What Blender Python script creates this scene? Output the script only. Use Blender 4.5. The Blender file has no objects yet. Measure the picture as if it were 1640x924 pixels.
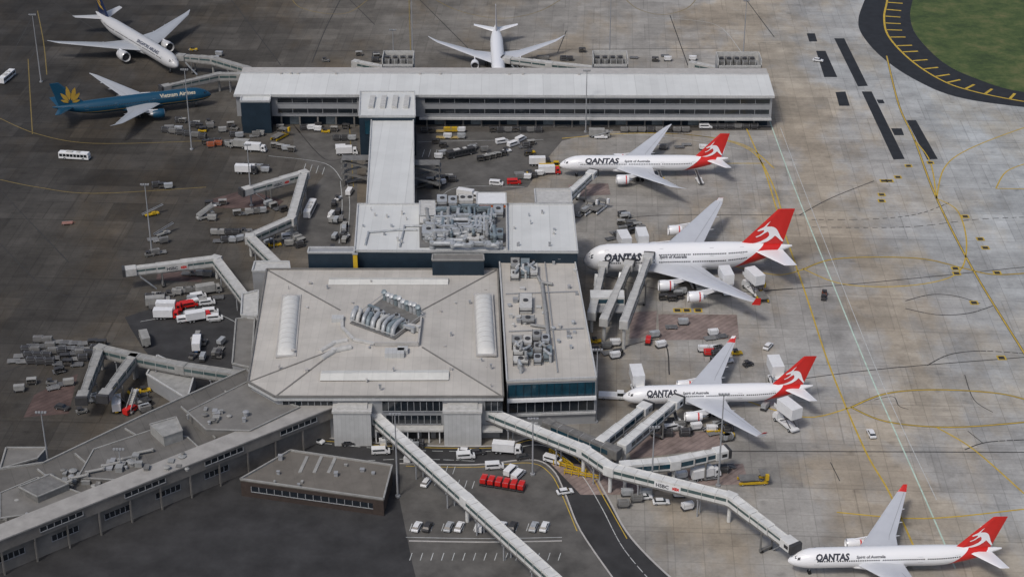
import bpy,bmesh,math,random
from mathutils import Vector,Matrix
random.seed(7)
R=math.radians
sc=bpy.context.scene
# ------------------------------------------------ camera (aerial, 269 m up)
TH=R(27.5);F=2814.0;H=269.0
cd=bpy.data.cameras.new("camera");cam=bpy.data.objects.new("camera",cd);sc.collection.objects.link(cam)
cam.location=(0,0,H);cam.rotation_euler=(R(90)-TH,0,0)
cd.sensor_width=36;cd.lens=36*F/1640;cd.clip_end=20000;cd.clip_start=1
sc.camera=cam
sc.view_settings.view_transform='Standard';sc.view_settings.look='None';sc.view_settings.exposure=0
def P(px,py,z=0.0):
    """survey point: map metres of a feature of height z measured on the photograph"""
    u=(px-820)/F;v=(462-py)/F
    t=(H-z)/(math.sin(TH)-v*math.cos(TH))
    return Vector((u*t,t*(math.cos(TH)+v*math.sin(TH)),z))
# ------------------------------------------------ materials
MATS={}
def mat(name,col,rough=.7,var=.12,scale=.6,metal=0,stripe=None,spec=.3):
    if name in MATS:return MATS[name]
    m=bpy.data.materials.new(name);m.use_nodes=True;nt=m.node_tree;n=nt.nodes;l=nt.links
    b=n['Principled BSDF'];b.inputs['Roughness'].default_value=rough;b.inputs['Metallic'].default_value=metal
    b.inputs['Specular IOR Level'].default_value=spec
    g=n.new('ShaderNodeNewGeometry')
    no=n.new('ShaderNodeTexNoise');no.inputs['Scale'].default_value=scale;no.inputs['Detail'].default_value=6;no.inputs['Roughness'].default_value=.65
    l.new(g.outputs['Position'],no.inputs['Vector'])
    mr=n.new('ShaderNodeMapRange');mr.inputs['From Min'].default_value=.3;mr.inputs['From Max'].default_value=.7
    mr.inputs['To Min'].default_value=1-var;mr.inputs['To Max'].default_value=1+var*.6
    l.new(no.outputs['Fac'],mr.inputs['Value'])
    out=mr.outputs['Result']
    if stripe:
        # panel joints: (angle, spacing, darkness, width)
        for (ang,sp,dk,wd) in stripe:
            mp=n.new('ShaderNodeMapping');mp.inputs['Rotation'].default_value=(0,0,ang)
            l.new(g.outputs['Position'],mp.inputs['Vector'])
            sx=n.new('ShaderNodeSeparateXYZ');l.new(mp.outputs['Vector'],sx.inputs[0])
            d=n.new('ShaderNodeMath');d.operation='DIVIDE';d.inputs[1].default_value=sp;l.new(sx.outputs['X'],d.inputs[0])
            fr=n.new('ShaderNodeMath');fr.operation='FRACT';l.new(d.outputs[0],fr.inputs[0])
            lt=n.new('ShaderNodeMath');lt.operation='LESS_THAN';lt.inputs[1].default_value=wd/sp;l.new(fr.outputs[0],lt.inputs[0])
            mm=n.new('ShaderNodeMath');mm.operation='MULTIPLY_ADD';mm.inputs[1].default_value=-dk;mm.inputs[2].default_value=1;l.new(lt.outputs[0],mm.inputs[0])
            m2=n.new('ShaderNodeMath');m2.operation='MULTIPLY';l.new(out,m2.inputs[0]);l.new(mm.outputs[0],m2.inputs[1]);out=m2.outputs[0]
            fl=n.new('ShaderNodeMath');fl.operation='FLOOR';l.new(d.outputs[0],fl.inputs[0])
            wn=n.new('ShaderNodeTexWhiteNoise');wn.noise_dimensions='1D';l.new(fl.outputs[0],wn.inputs['W'])
            m3=n.new('ShaderNodeMath');m3.operation='MULTIPLY_ADD';m3.inputs[1].default_value=.06;m3.inputs[2].default_value=.97;l.new(wn.outputs['Value'],m3.inputs[0])
            m4=n.new('ShaderNodeMath');m4.operation='MULTIPLY';l.new(out,m4.inputs[0]);l.new(m3.outputs[0],m4.inputs[1]);out=m4.outputs[0]
    vm=n.new('ShaderNodeVectorMath');vm.operation='SCALE';vm.inputs[0].default_value=col[:3];l.new(out,vm.inputs['Scale'])
    l.new(vm.outputs[0],b.inputs['Base Color'])
    MATS[name]=m;return m
white=mat('white paint',(.70,.71,.71),.45,.08,.8)
offwhite=mat('aged white steel',(.48,.48,.46),.6,.2,.7)
bridgew=mat('white bridge panels',(.62,.625,.605),.6,.16,.4)
bridgeo=mat('aged bridge panels',(.47,.47,.45),.6,.2,.4)
duskwhite=mat('darkened white steel',(.30,.30,.285),.65,.25,.5)  # white steel darkened to go with the shade painted at the left
planewhite=mat('aircraft white',(.78,.79,.80),.3,.03,.3,spec=.5)
planedim=mat('shaded aircraft white',(.50,.505,.505),.35,.05,.3,spec=.4)  # clean white paint with the left-side shade put into its colour
roofw=mat('pale metal roof',(.60,.615,.60),.6,.09,.08,stripe=[(0,3.1,.06,.2),(0,12.4,.10,.3)])
rooft=mat('terminal roof membrane',(.465,.445,.405),.8,.15,.10,stripe=[(0,2.4,.10,.16),(R(90),12,.10,.2)])
roofg=mat('gravel grey roof',(.125,.12,.11),.85,.3,.12,stripe=[(R(-24),4.2,.18,.2)])
roofg2=mat('dull grey roof',(.18,.175,.163),.85,.25,.2)
roofb=mat('brown grey roof',(.15,.138,.12),.85,.2,.2,stripe=[(R(-12),5,.1,.15)])
clad=mat('grey cladding',(.29,.30,.31),.6,.12,.3)
cladl=mat('light cladding',(.46,.47,.465),.6,.12,.3,stripe=[(0,1.2,.15,.12)])
conc=mat('pale concrete edge',(.42,.41,.39),.8,.15,.4)
concd=mat('darkened concrete edge',(.185,.175,.16),.8,.3,.25)  # concrete darkened for the painted shade on the lower-left walls
teal=mat('dark navy teal cladding',(.016,.030,.045),.45,.2,.3)
tealg=mat('blue teal curtain glass',(.012,.052,.078),.1,.35,.4,spec=.8)
glass=mat('dark glazing',(.015,.02,.026),.12,.3,.4,spec=.8)
bglass=mat('grey green bridge glazing',(.07,.11,.11),.2,.3,.6,spec=.7)
dark=mat('dark steel',(.05,.05,.052),.6,.2,.5)
rubber=mat('rubber',(.02,.02,.02),.8,.1,1)
galv=mat('galvanised duct',(.42,.44,.45),.4,.25,.6,metal=.2)
galvd=mat('blue grey duct',(.22,.265,.285),.45,.3,.6,metal=.2)
muted=mat('dull grey steel',(.17,.168,.16),.6,.3,.6)
ribm=mat('bridge rib steel',(.40,.40,.385),.6,.2,.6)
yel=mat('safety yellow',(.52,.34,.02),.6,.15,.8)
yline=mat('yellow marking paint',(.50,.35,.05),.8,.3,.4)
ylined=mat('faded yellow marking paint',(.22,.165,.055),.8,.35,.7)
wline=mat('white marking paint',(.48,.50,.49),.8,.35,.7)
gline=mat('pale green marking paint',(.46,.60,.51),.8,.3,.5)
bline=mat('bitumen joint seal',(.04,.039,.038),.8,.3,.7)
red=mat('signal red',(.56,.02,.016),.4,.08,.6,spec=.5)
qtext=mat('charcoal lettering',(.035,.04,.055),.5,.05)
orange=mat('dull orange',(.30,.08,.03),.6,.15,.8)
blue=mat('vehicle blue',(.02,.09,.25),.5,.1,.8)
vblue=mat('petrol blue aircraft paint',(.006,.055,.105),.35,.05,.4,spec=.5)
navy=mat('navy aircraft paint',(.01,.02,.06),.35,.05,.4)
gold=mat('gold paint',(.42,.27,.045),.5,.05,.4)
palegold=mat('pale gold lettering',(.50,.46,.36),.5,.05,.4)
brick=mat('dark brown brick',(.055,.042,.036),.85,.25,.8)
fueg=mat('nacelle metal',(.4,.41,.42),.3,.1,.6,metal=.8)
wingm=mat('wing grey paint',(.52,.54,.57),.35,.06,.3,spec=.5)
wingd=mat('shaded wing paint',(.37,.39,.41),.35,.06,.3,spec=.4)  # darker wing grey, shade painted in for the left-side aircraft
asph=mat('dark asphalt',(.042,.042,.043),.9,.4,.12)
asph2=mat('grey asphalt',(.112,.108,.10),.9,.4,.12)
asph3=mat('worn brown asphalt',(.088,.082,.074),.9,.35,.18)
patchm=mat('fresh asphalt patch',(.025,.028,.033),.9,.3,.25)
hatch=mat('red hatched stand paint',(.255,.20,.18),.85,.5,.16,stripe=[(R(45),1.6,.16,.5)])
hatchd=mat('faded red stand paint',(.11,.075,.067),.85,.5,.2,stripe=[(R(45),1.6,.16,.5)])
# ------------------------------------------------ mesh builder
class MB:
    def __init__(s):s.v=[];s.f=[];s.m=[];s.parts=[]
    def add(s,vs,fs,m=0):
        o=len(s.v);s.parts.append((o,len(s.f)));s.v+= [Vector(v) for v in vs]
        for f in fs:s.f.append([i+o for i in f]);s.m.append(m)
    def hexa(s,b,t,m=0):
        n=len(b);s.add(list(b)+list(t),[list(range(n))[::-1],list(range(n,2*n))]+[[i,(i+1)%n,n+(i+1)%n,n+i] for i in range(n)],m)
    def box(s,x0,x1,y0,y1,z0,z1,m=0):
        q=[(x0,y0),(x1,y0),(x1,y1),(x0,y1)]
        s.hexa([Vector((x,y,z0)) for x,y in q],[Vector((x,y,z1)) for x,y in q],m)
    def prism(s,poly,z0,z1,m=0):
        a=sum(poly[i][0]*poly[(i+1)%len(poly)][1]-poly[(i+1)%len(poly)][0]*poly[i][1] for i in range(len(poly)))
        if a<0:poly=poly[::-1]
        s.hexa([Vector((p[0],p[1],z0)) for p in poly],[Vector((p[0],p[1],z1)) for p in poly],m)
    def beam(s,p0,p1,w,h,m=0):
        d=Vector((p1[0]-p0[0],p1[1]-p0[1],0)).normalized();n=Vector((-d.y,d.x,0))*w/2
        p0=Vector(p0);p1=Vector(p1);dz=Vector((0,0,h))
        t=[p0-n,p1-n,p1+n,p0+n];s.hexa([q-dz for q in t],t,m)
    def cyl(s,p0,p1,r0,r1=None,n=10,m=0):
        r1=r0 if r1 is None else r1
        p0=Vector(p0);p1=Vector(p1);d=(p1-p0).normalized()
        a=d.orthogonal().normalized();b=d.cross(a)
        c=[(math.cos(2*math.pi*i/n),math.sin(2*math.pi*i/n)) for i in range(n)]
        s.hexa([p0+(a*x+b*y)*r0 for x,y in c],[p1+(a*x+b*y)*r1 for x,y in c],m)
    def loft(s,rings,m=0,caps=True):
        n=len(rings[0]);vs=[v for r in rings for v in r];fs=[]
        for k in range(len(rings)-1):
            for i in range(n):
                j=(i+1)%n;fs.append([k*n+i,k*n+j,(k+1)*n+j,(k+1)*n+i])
        if caps:fs.append(list(range(n))[::-1]);fs.append([(len(rings)-1)*n+i for i in range(n)])
        s.add(vs,fs,m)
    def prof(s,pts,y0,y1,m=0):
        s.hexa([Vector((x,y0,z)) for x,z in pts],[Vector((x,y1,z)) for x,z in pts],m)
    def obj(s,name,mats,parent=None,org=None,smooth=False,bevel=0):
        me=bpy.data.meshes.new(name)
        o=Vector(org) if org is not None else Vector((0,0,0))
        me.from_pydata([tuple(v-o) for v in s.v],[],s.f)
        if not isinstance(mats,(list,tuple)):mats=[mats]
        for q in mats:me.materials.append(q)
        me.polygons.foreach_set('material_index',[min(i,len(mats)-1) for i in s.m])
        bm=bmesh.new();bm.from_mesh(me);bmesh.ops.recalc_face_normals(bm,faces=bm.faces);bm.to_mesh(me);bm.free()
        if smooth:
            me.polygons.foreach_set('use_smooth',[True]*len(me.polygons))
        ob=bpy.data.objects.new(name,me);sc.collection.objects.link(ob)
        if smooth:
            try:
                me.set_sharp_from_angle(angle=R(40))
            except Exception:pass
        if parent:ob.parent=parent
        if bevel:
            b=ob.modifiers.new('b','BEVEL');b.width=bevel;b.segments=2
        return ob
    def each(s,name,mats,parent=None,org=None,smooth=False):
        """one object per added piece"""
        ps=s.parts+[(len(s.v),len(s.f))]
        for (v0,f0),(v1,f1) in zip(ps,ps[1:]):
            q=MB();q.v=s.v[v0:v1];q.f=[[i-v0 for i in f] for f in s.f[f0:f1]];q.m=s.m[f0:f1];q.obj(name,mats,parent,org,smooth)
def thing(name,label,cat,loc,rot=0,group=None):
    e=bpy.data.objects.new(name,None);sc.collection.objects.link(e)
    e.location=loc;e.rotation_euler=(0,0,rot);e.empty_display_size=1
    e["label"]=label;e["category"]=cat
    if group:e["group"]=group
    return e
def copy_thing(e,parts,loc,rot,label=None,group=None):
    c=e.copy();sc.collection.objects.link(c);c.location=loc;c.rotation_euler=(0,0,rot)
    for p in parts:
        q=p.copy();q.parent=c;sc.collection.objects.link(q)
    return c
class Frame:
    def __init__(s,A,B):
        s.o=Vector((A.x,A.y,0));d=Vector((B.x-A.x,B.y-A.y,0));s.L=d.length;s.u=d.normalized();s.n=Vector((s.u.y,-s.u.x,0))
    def pt(s,a,o,z):
        q=s.o+s.u*a+s.n*o;return Vector((q.x,q.y,z))
    def box(s,mb,a0,a1,o0,o1,z0,z1,m=0):
        q=[(a0,o0),(a1,o0),(a1,o1),(a0,o1)]
        mb.hexa([s.pt(a,o,z0) for a,o in q],[s.pt(a,o,z1) for a,o in q],m)
def structure(ob):ob["kind"]="structure";return ob
# ------------------------------------------------ ground
def ground():
    m=bpy.data.materials.new('apron concrete');m.use_nodes=True;nt=m.node_tree;n=nt.nodes;l=nt.links
    b=n['Principled BSDF'];b.inputs['Roughness'].default_value=.85;b.inputs['Specular IOR Level'].default_value=.2
    g=n.new('ShaderNodeNewGeometry');pos=g.outputs['Position']
    def mapping(sx=1,sy=1,rot=0,loc=(0,0,0)):
        q=n.new('ShaderNodeMapping');q.inputs['Scale'].default_value=(sx,sy,1);q.inputs['Rotation'].default_value=(0,0,rot);q.inputs['Location'].default_value=loc;l.new(pos,q.inputs['Vector']);return q.outputs['Vector']
    def noise(vec,s,d=6,r=.6):
        q=n.new('ShaderNodeTexNoise');q.inputs['Scale'].default_value=s;q.inputs['Detail'].default_value=d;q.inputs['Roughness'].default_value=r;l.new(vec,q.inputs['Vector']);return q.outputs['Fac']
    def mr(v,a,b_,c,d):
        q=n.new('ShaderNodeMapRange');l.new(v,q.inputs['Value'])
        for k,x in zip(('From Min','From Max','To Min','To Max'),(a,b_,c,d)):q.inputs[k].default_value=x
        return q.outputs['Result']
    def op(o,a,b_):
        q=n.new('ShaderNodeMath');q.operation=o
        for i,v in enumerate((a,b_)):
            if isinstance(v,(int,float)):q.inputs[i].default_value=v
            else:l.new(v,q.inputs[i])
        return q.outputs[0]
    mul=lambda a,b_:op('MULTIPLY',a,b_);add=lambda a,b_:op('ADD',a,b_)
    def brick(vec,w,h,mort,c1,c2,cm,off=0.0):
        q=n.new('ShaderNodeTexBrick');q.offset=off;q.inputs['Scale'].default_value=1;q.inputs['Brick Width'].default_value=w;q.inputs['Row Height'].default_value=h
        q.inputs['Mortar Size'].default_value=mort;q.inputs['Mortar Smooth'].default_value=.2
        q.inputs['Color1'].default_value=(c1,)*3+(1,);q.inputs['Color2'].default_value=(c2,)*3+(1,);q.inputs['Mortar'].default_value=(cm,)*3+(1,)
        l.new(vec,q.inputs['Vector'])
        s=n.new('ShaderNodeSeparateColor');l.new(q.outputs['Color'],s.inputs[0]);return s.outputs[0]
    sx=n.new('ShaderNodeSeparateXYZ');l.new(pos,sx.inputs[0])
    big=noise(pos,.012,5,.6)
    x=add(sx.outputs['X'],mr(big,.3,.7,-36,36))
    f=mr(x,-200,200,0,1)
    cr=n.new('ShaderNodeValToRGB');l.new(f,cr.inputs[0]);e=cr.color_ramp.elements  # browner towards the left, with left-side shade painted into the concrete colour
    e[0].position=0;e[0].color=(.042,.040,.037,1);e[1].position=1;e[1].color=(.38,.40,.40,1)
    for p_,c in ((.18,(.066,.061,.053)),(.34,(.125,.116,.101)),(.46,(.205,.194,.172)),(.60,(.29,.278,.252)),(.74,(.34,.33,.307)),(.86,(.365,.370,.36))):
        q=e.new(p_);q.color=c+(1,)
    # tan stained zone following the taxiway edge + random tan / rusty areas
    xb=add(sx.outputs['X'],mr(noise(mapping(1,.6,0,(90,10,0)),.022,5,.6),.3,.7,-38,38))
    band=mr(op('ABSOLUTE',op('SUBTRACT',xb,114),0),8,26,.85,0)
    tn=mr(noise(mapping(1,.45,R(20),(40,9,0)),.03,7,.65),.48,.62,0,.75)
    tn=op('MAXIMUM',band,tn)
    mx=n.new('ShaderNodeMix');mx.data_type='RGBA';mx.blend_type='MULTIPLY';l.new(tn,mx.inputs[0]);l.new(cr.outputs[0],mx.inputs[6]);mx.inputs[7].default_value=(1.0,.88,.72,1)
    t=brick(mapping(rot=R(3)),7.5,7.5,.13,.93,1.07,.80)
    t=mul(t,brick(mapping(rot=R(3),loc=(3,2,0)),37.5,22.5,.25,.88,1.11,.82,.37))
    t=mul(t,brick(mapping(rot=R(3),loc=(11,5,0)),15,60,.1,.96,1.05,.92,.5))
    lefthand=mr(sx.outputs['X'],-150,20,1,0)  # left-side mask: raises slab contrast where the shade is painted
    pa=brick(mapping(rot=R(3),loc=(7,9,0)),22.5,15,.2,.74,1.45,.78,.5)
    pb=brick(mapping(rot=R(3),loc=(1,4,0)),9,30,.1,.88,1.2,.84,.3)
    pp=mul(pa,pb)
    pmix=n.new('ShaderNodeMix');pmix.data_type='FLOAT';l.new(mul(lefthand,mr(noise(pos,.03,4,.6),.4,.6,.25,1)),pmix.inputs[0]);pmix.inputs[2].default_value=1;l.new(pp,pmix.inputs[3])
    t=mul(t,pmix.outputs[0])
    t=mul(t,mr(noise(pos,.09,8,.7),.3,.7,.76,1.18))
    t=mul(t,mr(noise(mapping(.3,1,R(4)),.10,7,.65),.42,.72,1.05,.82))
    t=mul(t,mr(noise(mapping(1,.3,R(-12)),.11,7,.6),.5,.75,1.02,.84))
    t=mul(t,mr(noise(pos,1.1,4,.6),.3,.7,.92,1.07))
    t=mul(t,mr(noise(pos,.035,9,.75),.52,.68,1.0,.74))
    vo=n.new('ShaderNodeTexVoronoi');vo.inputs['Scale'].default_value=.11;l.new(pos,vo.inputs['Vector'])
    t=mul(t,mr(add(vo.outputs['Distance'],mul(noise(pos,.8,4,.6),.25)),.15,.30,.74,1.0))
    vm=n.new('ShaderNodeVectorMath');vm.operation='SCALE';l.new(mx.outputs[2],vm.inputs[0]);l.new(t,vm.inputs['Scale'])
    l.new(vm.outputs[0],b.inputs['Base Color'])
    mb=MB();S=6000
    mb.add([(-S,-S,0),(S,-S,0),(S,S+1000,0),(-S,S+1000,0)],[[0,1,2,3]])
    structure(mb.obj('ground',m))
ground()
def smoothline(pts,k=6):
    out=[];n=len(pts)
    for i in range(n-1):
        p0=pts[max(i-1,0)];p1=pts[i];p2=pts[i+1];p3=pts[min(i+2,n-1)]
        for j in range(k):
            t=j/k
            out.append(tuple(.5*((2*p1[c])+(-p0[c]+p2[c])*t+(2*p0[c]-5*p1[c]+4*p2[c]-p3[c])*t*t+(-p0[c]+3*p1[c]-3*p2[c]+p3[c])*t**3) for c in (0,1)))
    out.append(pts[-1]);return out
def sheet(name,polys,z,m):
    mb=MB()
    for poly in polys:
        pts=[P(x,y,0) for x,y in poly];mb.add([(p.x,p.y,z) for p in pts],[list(range(len(pts)))])
    ob=mb.obj(name,m)
    for p in ob.data.polygons:
        if p.normal.z<0:p.flip()
    return structure(ob)
def ribbon(mb,pts,w,z,smooth=True,dash=None):
    if smooth and len(pts)>2:pts=smoothline(pts)
    q=[P(x,y,0) for x,y in pts]
    if dash:
        r=[]
        for a,b in zip(q,q[1:]):
            L=(b-a).length;d=(b-a).normalized();s=0
            while s<L:
                e=min(L,s+dash[0]);r.append([a+d*s,a+d*e]);s+=dash[0]+dash[1]
    else:r=[q]
    for q in r:
        vs=[]
        for i,p in enumerate(q):
            d=(q[min(i+1,len(q)-1)]-q[max(i-1,0)]);d=Vector((d.x,d.y,0)).normalized();nn=Vector((-d.y,d.x,0))*w/2
            vs+=[(p.x+nn.x,p.y+nn.y,z),(p.x-nn.x,p.y-nn.y,z)]
        mb.add(vs,[[2*i,2*i+1,2*i+3,2*i+2] for i in range(len(q)-1)])
def lines(name,items,w,z,m):
    mb=MB()
    for it in items:
        if isinstance(it,tuple) and isinstance(it[0],list):
            ribbon(mb,it[0],it[1] if it[1] else w,z,dash=it[2] if len(it)>2 else None)
        else:ribbon(mb,it,w,z)
    return structure(mb.obj(name,m))
# asphalt zones
sheet('service_road',[smoothline([(200,508),(300,478),(385,470)],5)+[(402,520),(388,605)]+smoothline([(300,603),(245,575),(215,535),(200,508)],5)],.012,asph)
roadtop=smoothline([(440,712),(500,700),(640,712),(790,714),(855,700),(905,716),(945,750),(975,800),(1010,860),(1080,930),(1180,1010)],6)
sheet('terminal_road',[roadtop+[(1180,1080),(-200,1080),(-200,900),(385,760)]],.012,asph)
sheet('forecourt_paving',[smoothline([(640,742),(760,744),(850,736),(885,752),(905,790),(930,850),(985,930)],5)+[(985,1060),(700,1060),(660,900),(640,800)]],.02,asph2)
sheet('apron_road',[[(470,212),(572,212),(572,330),(560,395),(430,395),(480,330),(520,280),(470,245)]],.012,asph2)
sheet('pier_road',[[(668,205),(985,205),(900,226),(870,262),(845,300),(740,318),(668,322)]],.012,asph2)
sheet('pier_road_edge',[[(375,205),(1236,203),(1236,209),(375,214)]],.02,asph3)
sheet('asphalt_shoulder',[[(1400,-60)]+smoothline([(1385,0),(1375,30),(1380,55),(1410,90),(1460,125),(1530,155),(1640,172),(1800,185)],6)+[(1800,160)]+smoothline([(1640,148),(1560,125),(1510,100),(1470,60),(1458,30),(1462,0),(1480,-60)],6)],.012,patchm)
gm=bpy.data.materials.new('airfield grass');gm.use_nodes=True
nt=gm.node_tree;n=nt.nodes;l=nt.links;g=n.new('ShaderNodeNewGeometry');a=n.new('ShaderNodeTexNoise');a.inputs['Scale'].default_value=.07;a.inputs['Detail'].default_value=10;a.inputs['Roughness'].default_value=.8
l.new(g.outputs['Position'],a.inputs['Vector']);c=n.new('ShaderNodeValToRGB');l.new(a.outputs['Fac'],c.inputs[0])
c.color_ramp.elements[0].position=.38;c.color_ramp.elements[0].color=(.028,.05,.014,1);c.color_ramp.elements[1].position=.64;c.color_ramp.elements[1].color=(.13,.13,.05,1);q=c.color_ramp.elements.new(.5);q.color=(.058,.09,.024,1)
l.new(c.outputs[0],n['Principled BSDF'].inputs['Base Color']);n['Principled BSDF'].inputs['Roughness'].default_value=.95
sheet('grass_field',[smoothline([(1480,-60),(1462,0),(1458,30),(1470,60),(1510,100),(1560,125),(1640,148),(1800,160)],6)+[(2000,150),(2000,-60)]],.03,gm)
sheet('fresh_asphalt_patches',[
 [(1336,62),(1352,62),(1390,138),(1374,139)],[(1307,82),(1322,82),(1341,124),(1320,124)],[(1338,148),(1354,147),(1361,170),(1344,170)],
 [(1292,54),(1305,54),(1309,67),(1296,67)],[(1380,147),(1396,147),(1449,255),(1431,256)],[(1404,160),(1414,160),(1417,166),(1407,166)],[(1427,206),(1444,206),(1448,217),(1432.5,217)],
 [(1452,193),(1467,193),(1502,255),(1485,256)]],.016,patchm)
sheet('red_hatched_stands',[[(910,296),(974,294),(978,312),(914,316)],[(1010,500),(1052,498),(1050,540),(1008,542)],[(1054,503),(1180,504),(1184,543),(1056,545)],[(1000,692),(1148,690),(1160,716),(1010,735)],[(880,740),(1000,748),(1040,792),(930,792)],[(1080,745),(1190,742),(1200,775),(1100,778)]],.034,hatch)
sheet('faded_red_stands',[[(330,322),(395,303),(455,322),(440,335),(345,333)],[(55,632),(125,598),(110,662),(38,668)],[(258,418),(330,425),(322,452),(250,448)]],.014,hatchd)
# markings
lines('pale_green_boundary_line',[[(1233,195),(1268,290),(1328,440),(1398,610),(1478,790),(1530,910)]],.42,.03,gline)
lines('yellow_taxi_lines',[
 [(1195,205),(1225,275),(1247,345),(1290,470),(1330,590),(1385,720),(1425,790),(1470,890)],
 [(1420,90),(1440,170),(1465,225),(1500,318),(1560,435),(1640,565),(1700,660)],
 [(1500,318),(1512,270),(1550,240),(1640,205),(1700,190)],
 [(1285,432),(1330,416),(1400,412),(1480,415),(1545,430),(1600,440),(1700,432)],[(1285,430),(1350,455),(1450,458),(1530,440),(1548,395),(1535,340),(1500,318)],
 [(1363,652),(1420,630),(1500,624),(1600,630),(1660,645)],[(1363,652),(1420,675),(1520,684),(1640,676),(1700,668)],
 [(1595,302),(1612,275),(1650,260)],[(1595,302),(1650,303)],
 [(1000,212),(1100,216),(1190,232),(1240,270)],[(1225,262),(1180,262),(1100,262)],[(1640,790),(1560,720),(1500,684)],
 [(900,222),(1010,214),(1120,218),(1200,240),(1235,290),(1255,350)],[(1190,640),(1290,668),(1363,652)],[(1150,420),(1240,440),(1285,432)],[(1465,225),(1490,260),(1500,318)],[(1340,820),(1480,830),(1640,815)]],.5,.036,yline)
lines('taxi_line_dark_borders',[[(1420,90),(1440,170),(1465,225),(1500,318),(1560,435),(1640,565),(1700,660)],[(1285,432),(1330,416),(1400,412),(1480,415),(1545,430),(1600,440),(1700,432)],[(1363,652),(1420,630),(1500,624),(1600,630),(1660,645)],[(1363,652),(1420,675),(1520,684),(1640,676),(1700,668)]],.9,.028,asph2)
lines('faded_yellow_lines',[
 [(0,288),(60,300),(150,310),(330,300)],[(45,95),(48,150),(52,215)],[(0,190),(60,215),(150,230),(330,226)],
 [(465,-5),(480,12),(520,22),(560,20),(595,-5)],[(995,-8),(1020,14),(1060,24),(1100,14),(1120,-8)],
 [(690,-4),(735,18),(800,30),(860,20),(905,-4)],[(330,640),(400,705),(480,790)],[(60,18),(70,70),(75,120)],[(655,0),(658,100)],[(560,205),(566,300)]],.38,.026,ylined)
mb=MB()
edge=smoothline([(1425,-40),(1421,0),(1416,30),(1424,60),(1460,98),(1510,130),(1560,147),(1640,163),(1750,178)],8)
ribbon(mb,edge,.9,.03,False)
q=[P(x,y) for x,y in edge];acc=0
for a,b in zip(q,q[1:]):
    acc+=(b-a).length
    if acc>8:
        acc=0;d=(b-a).normalized();nn=Vector((-d.y,d.x,0))
        if nn.dot(Vector((1,1,0)))<0:nn=-nn
        c=b+nn*.6;e=b+nn*7.5;w=d*.6
        mb.add([(c.x-w.x,c.y-w.y,.031),(c.x+w.x,c.y+w.y,.031),(e.x+w.x,e.y+w.y,.031),(e.x-w.x,e.y-w.y,.031)],[[0,1,2,3]])
structure(mb.obj('shoulder_hatch_marking',yline))
lines('black_joint_seals',[[(370,0),(450,105)],[(30,128),(60,75)],[(672,0),(750,78)],[(1073,25),(1102,106)],[(907,50),(893,85)],[(0,122),(55,22)],
 [(1200,468),(1400,452),(1640,428),(1700,423)],[(1200,618),(1400,592),(1640,572),(1700,566)],[(1160,722),(1640,724),(1700,724)],[(1280,345),(1330,318),(1400,290)],
 [(470,200),(520,255),(560,250)],[(1195,0),(1240,60)],[(0,305),(110,420)],[(560,0),(600,40)],[(0,600),(90,560)],[(0,210),(120,205),(330,212)],[(960,440),(1100,470),(1270,462)],[(985,560),(1060,545),(1072,600)],[(1000,352),(1060,345),(1290,345)],
 [(500,82),(1150,78)],[(545,0),(520,50),(500,100)],[(80,0),(230,100)],[(0,390),(90,470),(210,470)]],.40,.02,bline)
lines('cracked_joint_traces',[[(1400,640),(1430,635),(1440,650),(1455,655)],[(1545,600),(1560,640),(1590,660)],[(1330,740),(1345,770)],[(1550,690),(1575,710)]],.25,.021,bline)
lines('black_dashed_lines',[([(1300,352),(1400,351),(1470,343),(1520,325)],.4,(1.8,1.4)),([(1300,364),(1450,364),(1560,352),(1640,348)],.4,(1.8,1.4)),([(1485,585),(1520,568),(1570,562),(1640,566)],.4,(1.8,1.4)),([(1450,482),(1490,472),(1530,474),(1570,486)],.4,(1.8,1.4)),([(1545,720),(1580,708),(1640,704)],.4,(1.8,1.4)),([(1450,494),(1500,504),(1550,502),(1590,490)],.4,(1.8,1.4))],.4,.024,bline)
lines('white_road_lines',[([(500,708),(640,720),(790,722),(860,712),(900,728),(935,765),(965,815),(1000,880),(1060,950)],.22,(3,3)),([(480,745),(640,735),(760,738)],.22,(3,3)),[(1030,28),(1110,33),(1155,45),(1188,85)],[(670,228),(740,226),(870,224)],[(545,290),(548,330),(543,390)],[(556,290),(560,330),(556,390)],
 [(430,250),(520,262),(548,290)],[(700,322),(735,300),(840,300)],[(225,515),(330,500),(385,520)],[(980,215),(1090,222),(1190,240)],[(1250,205),(1290,310),(1350,460),(1420,630),(1500,800)],[(650,860),(780,862),(900,860)]],.22,.04,wline)
lines('yellow_road_edges',[[(500,704),(640,715),(790,717),(856,704),(902,719),(941,753),(970,802),(1004,862)],[(650,746),(760,748),(846,741),(880,757),(900,792),(924,850)]],.25,.041,yline)
mb=MB()
for x,y in [(490,262),(500,264),(510,266),(520,268),(700,765),(712,766),(724,767),(736,768),(748,769),(760,770),(705,745),(717,746),(729,747),(680,240),(690,240),(700,240),(710,239)]+[(660+i*17,838) for i in range(14)]+[(660+i*17,885) for i in range(15)]:
    ribbon(mb,[(x,y),(x-4,y+12)],.2,.042,False)
structure(mb.obj('parking_bay_lines',wline))
mb=MB();mb2=MB()
for x,y in [(1425,290),(1438,284),(1415,290),(1412,312),(1412,322),(1455,266),(1530,430),(1532,438),(1560,485),(1604,573),(1570,383),(1578,397),(1546,347),(1597,437),(1490,261),(1085,497),(1100,497),(1118,497)]:
    for (s,mm,z) in ((1,mb,.044),(.66,mb2,.05)):
        c=P(x,y);mm.add([(c.x-1.4*s,c.y-1.4*s,z),(c.x+1.4*s,c.y-1.4*s,z),(c.x+1.4*s,c.y+1.4*s,z),(c.x-1.4*s,c.y+1.4*s,z)],[[0,1,2,3]])
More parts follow.
